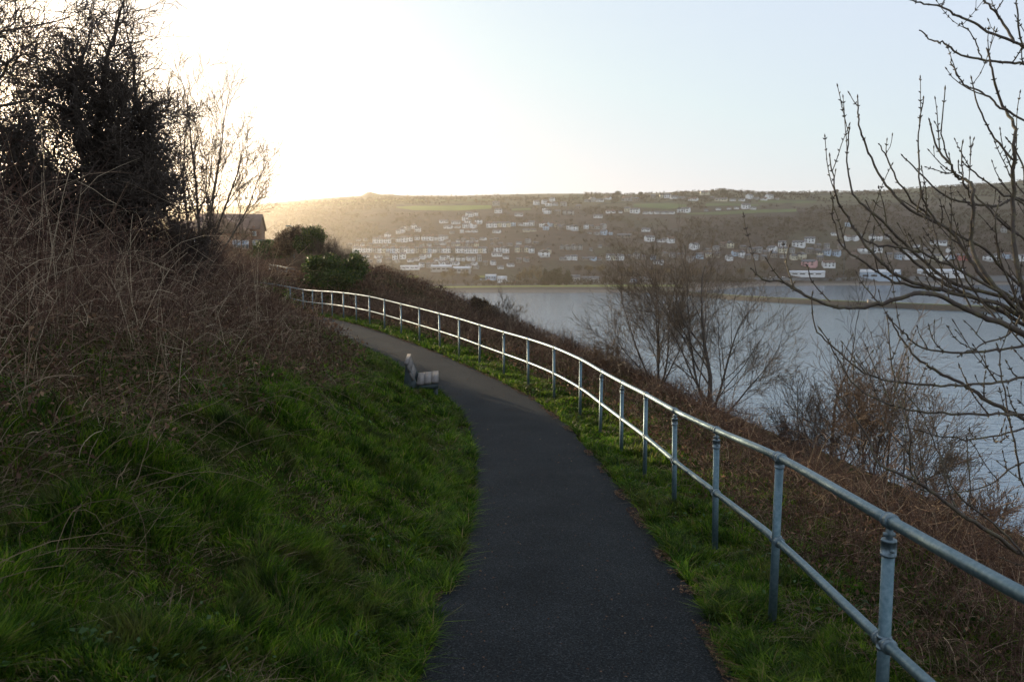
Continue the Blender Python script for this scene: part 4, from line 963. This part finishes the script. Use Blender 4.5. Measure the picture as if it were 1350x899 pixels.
def place_building(x, y, w_, kd, cn, label, group, flag='', zs=None, rz=None, roof=None, cat=None):
    P = PRO[kd]
    X, Y, Z = far_hit(x, y)
    if P[2]: t = copy_thing(P[0])
    else: t = P[0]; P[2] = True
    sc = w_ * Y / 1055 / P[1] * (1.04 if kd in ('terrace', 'hall') else .90)
    t.location = (X, Y, Z + .2); t.scale = (sc, (sc + 1) / 2, zs or min(max(sc, .75), 1.08))
    base_rot = -math.atan2(X, Y)
    t.rotation_euler = (0, 0, rz if rz is not None else base_rot + (rh.gauss(0, .05) if kd == 'terrace' else rh.gauss(0, .28)))
    if kd == 'house' and rh.random() < .25: t.rotation_euler[2] += math.pi * rh.choice([.15, -.15])
    paint(t, COLN[cn], roof or ('slate' if rh.random() < .8 else 'tile'))
    tagit(t, label, cat or ('building' if kd == 'hall' else 'house'), group)
    sites.append((X, Y, w_ * Y / 1055)); return t
for x, y, w_, kd, cn, lab, rn, fl in HOUSES: place_building(x, y, w_, kd, cn, lab, 'houses ' + rn)
# larger buildings
BIG = [(541, 354.5, 24, 'white', 'sheet', 'long pale shed left of the grey roofed school', .6), (582, 357, 26, 'grey', 'sheet', 'grey school block with pale sloping roof, the left and larger of two', 1.0),
       (609, 359, 22, 'grey', 'sheet', 'grey school block with pale sloping roof, the right of two', 1.0), (647, 368, 14, 'pale blue', 'sheet', 'pale blue boathouse beside the shore lawn', .8),
       (662, 372, 12, 'white', 'sheet', 'white shore building right of the pale blue boathouse', 1.0), (757, 372.5, 15, 'grey', 'slate', 'grey gabled building at the end of the shore beside the dark tree belt', 1.3),
       (778, 372, 22, 'grey', 'slate', 'long grey extension joined to the gabled shore building', 1.0), (836, 372.5, 9, 'pale blue', 'slate', 'small pale blue kiosk behind the parked cars', .9),
       (851, 372, 20, 'grey', 'slate', 'low grey shore building behind the wispy tree tops', .9), (1064, 363.5, 42, 'white', 'sheet', 'long white roofed quay shed left of the mast', .9),
       (1160, 367.5, 46, 'pale blue', 'sheet', 'big blue grey ferry shed on the quay right of the mast', 1.7), (1240, 363.5, 52, 'white', 'sheet', 'long white terminal shed behind the near boughs', 1.2)]
for x, y, w_, cn, rf_, lab, zs in BIG:
    place_building(x, y, w_, 'hall', cn, lab, 'large buildings along the shore', zs=zs, rz=rh.gauss(0, .05) - math.atan2(x - 675, 1055), roof=rf_)

# draped sheets on the far land: pasture, shore lawn, quay road
def drape(name, edges, mm_, lift=.35, nx=40, ny=6):
    xs_ = [e[0] for e in edges]; X_ = np.linspace(xs_[0], xs_[-1], nx); V = []
    for j in range(ny):
        f = j / (ny - 1)
        for px in X_:
            yb = np.interp(px, xs_, [e[2] for e in edges]); yt = np.interp(px, xs_, [e[1] for e in edges])
            p = far_hit(px, yb + (yt - yb) * f); V.append((p[0], p[1], p[2] + lift))
    b_ = (np.arange(ny - 1)[:, None] * nx + np.arange(nx - 1)[None, :]).ravel()
    return tagit(mk(name, V, np.stack([b_, b_ + 1, b_ + nx + 1, b_ + nx], -1), mat=mm_), kind='structure')
M['pasture'] = plain('pasture', (.17, .21, .04), .95, 0, .25, .02)
M['pasture2'] = plain('winter_pasture', (.085, .12, .035), .95, 0, .3, .02)
M['lawn'] = plain('shore_lawn', (.19, .21, .035), .95, 0, .25, .05)
M['farroad'] = plain('quay_tarmac', (.10, .105, .11), .85, 0, .2, .2)
drape('field', [(522, 273.2, 274.2), (545, 271.8, 277.5), (600, 271.4, 278.2), (648, 271.2, 275.5)], M['pasture'])
drape('field', [(1000, 264.8, 267.5), (1050, 265, 268), (1075, 265.5, 267.5)], M['pasture2'])
drape('field', [(905, 281.5, 283), (950, 279.5, 283.5), (1000, 277, 281), (1050, 276, 279.5)], M['pasture2'])
drape('field', [(930, 269, 272), (960, 268, 271.5), (1000, 270, 272)], M['pasture2'])
drape('field', [(835, 269.5, 273), (880, 268, 276), (905, 270, 274)], M['pasture2'])
drape('field', [(675, 275.5, 278), (700, 274.5, 277)], M['pasture2'])
drape('field', [(345, 272.5, 274), (400, 270, 272.5), (470, 268.5, 271)], M['pasture2'])
drape('field', [(425, 265.5, 267), (500, 263.5, 265.5), (560, 263, 265)], M['pasture'])
drape('field', [(580, 264, 266), (660, 262.5, 265)], M['pasture2'])
drape('shore_lawn', [(560, 378.0, 380.2), (700, 376.6, 378.6), (850, 375.6, 378.2), (900, 376, 378)], M['lawn'], .25, 70, 4)
drape('lawn', [(523, 364, 367), (552, 364, 367)], M['lawn']); drape('lawn', [(627, 364, 366), (648, 364.3, 366)], M['lawn'])
drape('quay_road', [(985, 366.5, 369.5), (1100, 366.5, 371), (1250, 364.5, 371), (1480, 363, 371)], M['farroad'], .3, 60, 4)

# breakwater
BWp = [(800, 384.5), (845, 385.8), (900, 390.0), (950, 394.2), (1000, 397.6), (1100, 403), (1200, 407.3), (1350, 413.5), (1600, 420)]
bwc = []
for px, py in BWp:
    a_ = at(px, py, 1.0); t_ = -EYE / (a_.z - EYE); bwc.append(np.array([a_.x * t_, a_.y * t_, 0]))
bwc = curve(np.array(bwc), 10); tn = np.gradient(bwc, axis=0); tn /= np.linalg.norm(tn, axis=1, keepdims=True); nm_ = np.stack([-tn[:, 1], tn[:, 0], 0 * tn[:, 0]], -1)
sec = [(-2, -1.2), (0, 0), (2.0, 1.3), (4.6, 3.2), (5.4, 3.45), (8.6, 3.5), (9.6, 3.1), (14, -.2), (16, -1.4)]
V = []; 
for c_, n__ in zip(bwc, nm_):
    for off, z_ in sec:
        jx = fbm([c_[0]], [c_[1] + off], 1.5, 6)[0] - .5
        V.append((c_[0] + n__[0] * (off + jx * .5), c_[1] + n__[1] * (off + jx * .5), z_ + jx * .3))
ns = len(sec); b_ = (np.arange(len(bwc) - 1)[:, None] * ns + np.arange(ns - 1)[None, :]).ravel()
m, n, l, b, o = mat('breakwater_stone'); f = noise(n, l, .8, 5, .7); g = n.new("ShaderNodeNewGeometry"); sp = n.new("ShaderNodeSeparateXYZ"); l.new(g.outputs["Position"], sp.inputs[0])
c = ramp(n, l, f, [(0.3, (.020, .018, .014)), (0.7, (.055, .048, .038))]); mr = n.new("ShaderNodeMapRange"); l.new(sp.outputs[2], mr.inputs[0]); mr.inputs[1].default_value = 2.9; mr.inputs[2].default_value = 3.3
c = mix(n, l, mr.outputs[0], c, (.055, .075, .015)); m4 = n.new("ShaderNodeMapRange"); l.new(sp.outputs[2], m4.inputs[0]); m4.inputs[1].default_value = 1.0; m4.inputs[2].default_value = .3
c = mix(n, l, m4.outputs[0], c, (.03, .027, .02)); l.new(c, b.inputs["Base Color"]); b.inputs["Roughness"].default_value = .9; bump(n, l, b, f, .3, .15)
bw = mk('breakwater', V, np.stack([b_, b_ + 1, b_ + ns + 1, b_ + ns], -1), mat=m, smooth=False)
tagit(bw, 'long low stone breakwater with grassy top curving across the bay', 'breakwater')
def on_ray(px, py, z):
    a_ = at(px, py, 1.0); t_ = (z - EYE) / (a_.z - EYE); return np.array([a_.x * t_, a_.y * t_, z])
p = on_ray(1148, 398.5, 3.4); ht = thing('stone_hut', 'tiny ruined stone block standing on the breakwater', 'hut', tuple(p))
g = Geo(); g.box(-1.9, -.3, -1, 1, -.3, 1.6); g.box(-.29, 1.9, -.9, .9, -.3, 1.15); part('wall', g, M['w_stone'], ht)
g = Geo(); g.box(-2.1, -.2, -1.15, 1.15, 1.6, 1.8); part('roof', g, M['slate'], ht)
# mast, pole lamps
def pole(px, ytop, ybase, label, name='harbour_mast', cat='mast', r0=.22):
    X, Y, Z = far_hit(px, ybase); H = (ybase - ytop) / 1055 * Y
    t = thing(name, label, cat, (X, Y, Z))
    Geo().tubes([([(0, 0, -1), (0, 0, H * .5), (0, 0, H)], [r0, r0 * .8, r0 * .5])], 8, True).build('mast', M['steel'], t, None, True)
    g = Geo(); g.box(-1.2, 1.2, -.3, .3, H, H + .5); g.box(-.12, .12, -.12, .12, H - .1, H); part('lamp_head', g, M['fitting'], t); return t
pole(1112, 334, 367, 'tall thin floodlight mast on the quay between the houses')
def crown(name, label, px, pyb, H, rx, mleaf, seed, n_=900, leaf=.8, base=None, tr=.35, group='trees along the far shore'):
    if base is None: base = far_hit(px, pyb)
    g_ = np.random.default_rng(seed); t = thing(name, label, 'tree', base, 0, group)
    k = max(3, int(rx)); P = []
    for j in range(k + 2):
        c0 = np.array([g_.uniform(-.6, .6) * rx, g_.uniform(-.5, .5) * rx, H * g_.uniform(tr + .12, .78)]); m_ = n_ // (k + 2)
        d = g_.normal(0, 1, (m_, 3)); d /= np.linalg.norm(d, axis=1, keepdims=True)
        P.append(c0 + d * np.array([rx * .55, rx * .55, H * .25]) * (g_.uniform(.2, 1.05, m_) ** .5)[:, None])
    P = np.concatenate(P); N = len(P); d1 = g_.normal(0, 1, (N, 3)); d1 /= np.linalg.norm(d1, axis=1, keepdims=True); d2 = np.cross(d1, g_.normal(0, 1, (N, 3))); d2 /= np.linalg.norm(d2, axis=1, keepdims=True)
    sz = (leaf * g_.uniform(.4, 1.3, N))[:, None]; V = np.stack([P - d1 * sz, P + d2 * sz * .5, P + d1 * sz, P - d2 * sz * .5], 1).reshape(-1, 3); b_ = np.arange(N) * 4
    mk('crown', V, np.stack([b_, b_+1, b_+2, b_+3], -1), mat=mleaf, parent=t, smooth=False)
    L = [([(0, 0, -1), (0, 0, H * .3), (g_.normal(0, .3), 0, H * .7)], [.45, .35, .1])] + [([(0, 0, H * .25), (g_.normal(0, rx * .4), g_.normal(0, rx * .3), H * .7)], [.22, .05]) for _ in range(5)]
    Geo().tubes(L, 5).build('trunk', M['bark'], t, None); return t
M['goldtwig'] = stems('winter_crown', [(0, (.10, .07, .03)), (1, (.21, .15, .06))], .9, .2, .05)
M['browntwig'] = stems('brown_winter_crown', [(0, (.07, .055, .04)), (1, (.14, .105, .075))], .9, .2, .05)
M['darkpine'] = stems('dark_conifer', [(0, (.018, .026, .012)), (1, (.045, .055, .025))], .9, .1, .05)
sd_n = 100
for k, (px, yb, H, rx) in enumerate([(719, 376, 21, 6), (728, 376, 23, 6), (738, 376, 22, 6.5), (748, 376, 22, 6)]):
    crown('conifer', f'dark evergreen in the square dense belt on the shore, {ORD[k]} from the left', px, yb, H, rx, M['darkpine'], sd_n + k, 1600, .9, None, .0)
for k, (px, yb, H, rx) in enumerate([(584, 371, 14, 6), (596, 370, 17, 7), (612, 370, 15, 7), (628, 373, 11, 5), (684, 374, 14, 4), (692, 374, 21, 5), (702, 375, 25, 6), (711, 375, 22, 5)]):
    crown('bare_tree', f'sunlit brown winter tree on the far shore left of the dark belt, {ORD[k]} from left', px, yb, H, rx, M['goldtwig'], 120 + k, 1100, .55)
for k, (px, yb, H, rx) in enumerate([(762, 362, 14, 6), (776, 362, 13, 7), (792, 362, 14, 7), (806, 364, 12, 6), (820, 364, 14, 6), (830, 368, 18, 5), (846, 364, 13, 6), (862, 366, 14, 7), (880, 366, 14, 7), (898, 366, 14, 7), (918, 367, 15, 7), (938, 367, 15, 7), (958, 368, 15, 7), (976, 366, 13, 6), (1008, 361, 19, 8), (1024, 360, 20, 8)]):
    crown('bare_tree', f'brown winter tree on the far shore right of the dark belt, {ORD[k]} from left', px, yb, H, rx, M['goldtwig' if k % 3 else 'browntwig'], 140 + k, 1000, .55)
for px, yb, H, rx, lab in [(814, 261, 16, 8, 'broad round topped pine on the hilltop skyline, left of the pair'), (845, 261, 13, 6, 'smaller round topped pine on the hilltop skyline, right of the pair'), (954, 258.5, 14, 8, 'dark dome shaped tree on the hilltop skyline further right'), (1102, 258, 13, 6, 'round dark tree on the skyline above the harbour village')]:
    crown('pine_tree', lab, px, yb, H, rx, M['darkpine'], int(px), 1200, .8, None, .35, 'trees on the hilltop skyline')

# winter woodland and hedges over the hillside: nobody could count these
rw = np.random.default_rng(17)
Nt = 27000
px = rw.uniform(-120, 1500, Nt); tt = rw.random(Nt) ** .85
d1_, dr_ = foot(px), ridge(px); Yt = d1_ - 120 + tt * (dr_ - d1_ + 150); Xt = (px - 675) / 1055 * Yt
dens = fbm(Xt, Yt, 90, 55, 4); kp = (dens > .46) | (rw.random(Nt) < .13)
kp &= ~((tt > .9) & (rw.random(Nt) < .35) & (px < 800))
S_ = np.array(sites)
pxs = 675 + 1055 * S_[:, 0] / S_[:, 1]
for sx_, sy_, sw in sites:
    near = (np.abs(Xt - sx_ * Yt / sy_) < sw * .55 + 3.0) & (Yt < sy_ + 7) & (Yt > sy_ - 45)
    kp &= ~(near & ((Yt > sy_ - 22) | (rw.random(Nt) < .7)))
# keep the pastures open
for x0, x1, y0, y1 in [(522, 648, 270.5, 279), (1000, 1075, 264, 268), (905, 1050, 277, 284), (930, 1000, 268, 272), (835, 905, 268, 275), (675, 700, 274, 278), (523, 552, 363, 368)]:
    Zt_ = far(Xt, Yt); pyt = 345 + (EYE - Zt_) / Yt * 1055
    kp &= ~((px > x0) & (px < x1) & (pyt > y0) & (pyt < y1 + 5))
kp &= Yt > shore(px) + 95
kp &= ~((px < 770) & (tt > .80) & (rw.random(Nt) < .93))
Xt, Yt = Xt[kp], Yt[kp]; Zt = far(Xt, Yt); nT = len(Xt)
Ht = rw.uniform(4, 8.5, nT) * np.where(Zt > 130, .7, 1) * (.6 + .8 * fbm(Xt, Yt, 60, 8, 2)); nq = 22
c0 = np.stack([Xt, Yt, Zt], -1)[:, None, :]; d = rw.normal(0, 1, (nT, nq, 3)); d /= np.linalg.norm(d, axis=2, keepdims=True); d *= rw.random((nT, nq, 1)) ** .4
P = c0 + np.stack([d[..., 0] * Ht[:, None] * .55, d[..., 1] * Ht[:, None] * .55, Ht[:, None] * (.5 + .45 * d[..., 2])], -1)
P = P.reshape(-1, 3); N = len(P); e1 = rw.normal(0, 1, (N, 3)); e1 /= np.linalg.norm(e1, axis=1, keepdims=True); e2 = np.cross(e1, rw.normal(0, 1, (N, 3))); e2 /= np.linalg.norm(e2, axis=1, keepdims=True)
sz = rw.uniform(.5, 1.2, (N, 1)); V = np.stack([P - e1 * sz, P + e2 * sz * .6, P + e1 * sz, P - e2 * sz * .6], 1).reshape(-1, 3); b_ = np.arange(N) * 4
M['wood_far'] = stems('winter_woodland', [(0, (.040, .030, .020)), (0.6, (.075, .054, .036)), (0.85, (.05, .053, .022)), (1, (.10, .075, .048))], .95, .15, .007)
tagit(mk('woodland', V, np.stack([b_, b_+1, b_+2, b_+3], -1), mat=M['wood_far'], smooth=False), kind='stuff')
print('trees', nT, 'houses', len(HOUSES))

# parked cars on the shore
def car_proto():
    t = bpy.data.objects.new('parked_car', None); COL.objects.link(t)
    g = Geo(); g.prism([(-2.1, .35), (2.1, .35), (2.1, .8), (1.9, .95), (.95, 1.0), (.5, 1.42), (-1.2, 1.45), (-1.9, 1.0), (-2.1, .9)], -.82, .82); part('body', g, M['w_white'], t)
    g = Geo(); g.prism([(.82, 1.02), (.45, 1.36), (-1.15, 1.38), (-1.7, 1.02)], -.84, .84); part('window', g, M['glass'], t)
    for wx in (-1.3, 1.3):
        for sy2 in (-1, 1):
            g = Geo(); g.tubes([([(wx, sy2 * .62, .33), (wx, sy2 * .86, .33)], [.33, .33])], 12, True); part('wheel', g, M['darkwood'], t)
    return t
cp = car_proto(); CARS = [(634, 370), (639, 370.5), (644, 370), (650, 371.5), (668, 372.5), (673, 372.5), (678, 373)] + [(770 + 5.5 * k, 373.2 + .4 * math.sin(k)) for k in range(14)] + [(1015 + 9 * k, 366.5) for k in range(3)]
for k, (x, y) in enumerate(CARS):
    c_ = cp if k == 0 else copy_thing(cp)
    X, Y, Z = far_hit(x, y); c_.location = (X, Y, Z + .4); c_.rotation_euler = (0, 0, rh.uniform(-.5, .5) + (1.57 if k % 3 == 0 else 0))
    cn = rh.choice(['white', 'white', 'grey', 'pale blue', 'red'])
    for ch in c_.children:
        if ch.name.startswith('body'): ch.material_slots[0].link = 'OBJECT'; ch.material_slots[0].material = M[COLN[cn]]
    where = 'by the pale blue boathouse' if k < 7 else ('beside the grey gabled shore building' if k < 21 else 'on the quay by the long white shed')
    kk = k if k < 7 else (k - 7 if k < 21 else k - 21)
    tagit(c_, f'{cn} car parked {where}, {ORD[kk]} from the left', 'car', 'cars parked along the far shore')

# ------------------------------------------------------------------ brick house on our side
m, n, l, b, o = mat('red_brick'); br_ = n.new("ShaderNodeTexBrick"); g = n.new("ShaderNodeTexCoord"); mp = n.new("ShaderNodeMapping"); l.new(g.outputs["Object"], mp.inputs[0]); mp.inputs["Rotation"].default_value = (R(90), 0, 0)
l.new(mp.outputs[0], br_.inputs["Vector"]); br_.inputs["Scale"].default_value = 4.0; br_.inputs["Color1"].default_value = (.13, .07, .045, 1); br_.inputs["Color2"].default_value = (.19, .10, .062, 1); br_.inputs["Mortar"].default_value = (.16, .13, .10, 1); br_.inputs["Mortar Size"].default_value = .012
l.new(br_.outputs[0], b.inputs["Base Color"]); b.inputs["Roughness"].default_value = .9; M['brick'] = m
M['frame'] = plain('white_window_frame', (.75, .76, .78), .5, 0, .05, 5)
D_ = 118.0
hb = at(314, 322, D_); hz = EYE + 1.6; sc_ = D_ / 1055
bh = thing('brick_house', 'red brick house with dark tiled roof and white framed windows, behind the pale tree', 'house', (hb.x, hb.y, hz), R(9))
def bwindow(parent, x0, x1, z0, z1, yf, nm=1):
    g = Geo(); g.box(x0, x1, yf - .05, yf + .06, z0, z1); w_ = part('window', g, M['frame'], parent)
    nx_ = 2; dx_ = (x1 - x0 - .1) / nx_
    for k in range(nx_):
        g = Geo(); g.box(x0 + .07 + k * dx_, x0 + .03 + (k + 1) * dx_, yf - .062, yf - .052, z0 + .07, z1 - .07); part('pane', g, M['skyglass'], w_)
m, n, l, b, o = mat('reflecting_glass'); b.inputs["Base Color"].default_value = (.35, .42, .5, 1); b.inputs["Roughness"].default_value = .08; b.inputs["Metallic"].default_value = .6; M['skyglass'] = m
g = Geo(); g.add([(-6.0, 0, -2), (2.95, 0, -2), (2.95, 6.5, -2), (-6.0, 6.5, -2), (-6.0, 0, 3.3), (2.95, 0, 3.3), (2.95, 6.5, 3.3), (-6.0, 6.5, 3.3), (-6.0, 3.25, 5.3), (2.95, 3.25, 5.3)], [(0,1,5,4),(2,3,7,6)], [(1,2,6),(1,6,5),(5,6,9),(3,0,4),(3,4,7),(7,4,8)])
g.prism([(-5.2, -2), (1.9, -2), (1.9, 2.6), (-1.6, 4.55), (-5.2, 2.6)], -1.9, -.003); part('wall', g, M['brick'], bh)
def pitch(g, x0, x1, P):
    V = [(x0, y, z) for y, z in P] + [(x1, y, z) for y, z in P]; k = len(P)
    g.add(V, [(0,1,4,5),(1,2,3,4),(11,10,7,6),(10,9,8,7)] + [(i, i+6, (i+1)%6+6, (i+1)%6) for i in range(6)])
g = Geo(); pitch(g, -6.3, 3.2, [(-.45, 3.12), (3.25, 5.4), (6.95, 3.12), (6.95, 3.3), (3.25, 5.6), (-.45, 3.3)]); g.prism([(-5.6, 2.45), (-1.6, 4.68), (2.3, 2.45), (2.3, 2.65), (-1.6, 4.9), (-5.6, 2.65)], -2.2, 1.9)
rf = part('roof', g, M['tile'], bh); g = Geo(); g.box(-4.6, -3.9, 2.9, 3.6, 4.9, 6.4); part('chimney', g, M['brickstack'], rf)
g = Geo(); g.prism([(1.7, 2.9), (2.35, 3.75), (3.0, 2.9)], -.4, .3); part('dormer', g, M['brick'], bh)
bwindow(bh, 2.08, 2.62, 2.2, 3.1, -.004)
bwindow(bh, -.4, .7, .2, 1.5, -1.904); bwindow(bh, .9, 1.8, .2, 1.5, -1.904) ; bwindow(bh, -4.4, -3.2, .2, 1.4, -1.904)
bwindow(bh, 2.0, 2.7, .2, 1.5, -.004)
p2_ = at(262, 322, 122); h2 = thing('house', 'grey rendered house behind the bare pale tree, left of the brick house', 'house', (p2_.x, p2_.y, hz), R(14))
g = Geo(); g.add([(-4, 0, -2), (4, 0, -2), (4, 6, -2), (-4, 6, -2), (-4, 0, 2.9), (4, 0, 2.9), (4, 6, 2.9), (-4, 6, 2.9), (-4, 3, 4.4), (4, 3, 4.4)], [(0,1,5,4),(2,3,7,6)], [(1,2,6),(1,6,5),(5,6,9),(3,0,4),(3,4,7),(7,4,8)]); part('wall', g, M['w_grey'], h2)
g = Geo(); pitch(g, -4.2, 4.2, [(-.4, 2.75), (3, 4.45), (6.4, 2.75), (6.4, 2.95), (3, 4.65), (-.4, 2.95)]); part('roof', g, M['tile'], h2)
for wx in (-2.8, 0, 2.2): bwindow(h2, wx - .6, wx + .7, .8, 2.0, -.004)
# street lamp over the bushes, low wall beside the house
p = at(388, 335, 78); lp = thing('street_lamp', 'grey street lamp with a short arm above the skyline bushes', 'street lamp', (p.x, p.y, gz(p.x, p.y)))
zt = at(388, 301, 78).z - lp.location.z
Geo().tubes([([(0, 0, -.3), (0, 0, zt * .6), (0, 0, zt)], [.09, .07, .05])], 8, True).build('post', M['fitting'], lp, None, True)
Geo().tubes([([(0, 0, zt - .02), (-.12, 0, zt + .12), (-.3, 0, zt + .2)], [.04, .04, .04])], 6, True).build('arm', M['fitting'], lp, None, True)
g = Geo(); g.box(-.75, -.3, -.1, .1, zt + .15, zt + .26); part('lamp_head', g, M['fitting'], lp)
p = at(353, 317, 115); gb = thing('garage', 'small flat roofed grey garage just right of the brick house', 'garage', (p.x, p.y, hz - .2), R(5))
g = Geo(); g.box(-1.9, 1.9, 0, 4, -2, 1.6); part('wall', g, M['w_grey'], gb); g = Geo(); g.box(-2.05, 2.05, -.15, 4.1, 1.6, 1.78); part('roof', g, M['slate'], gb)
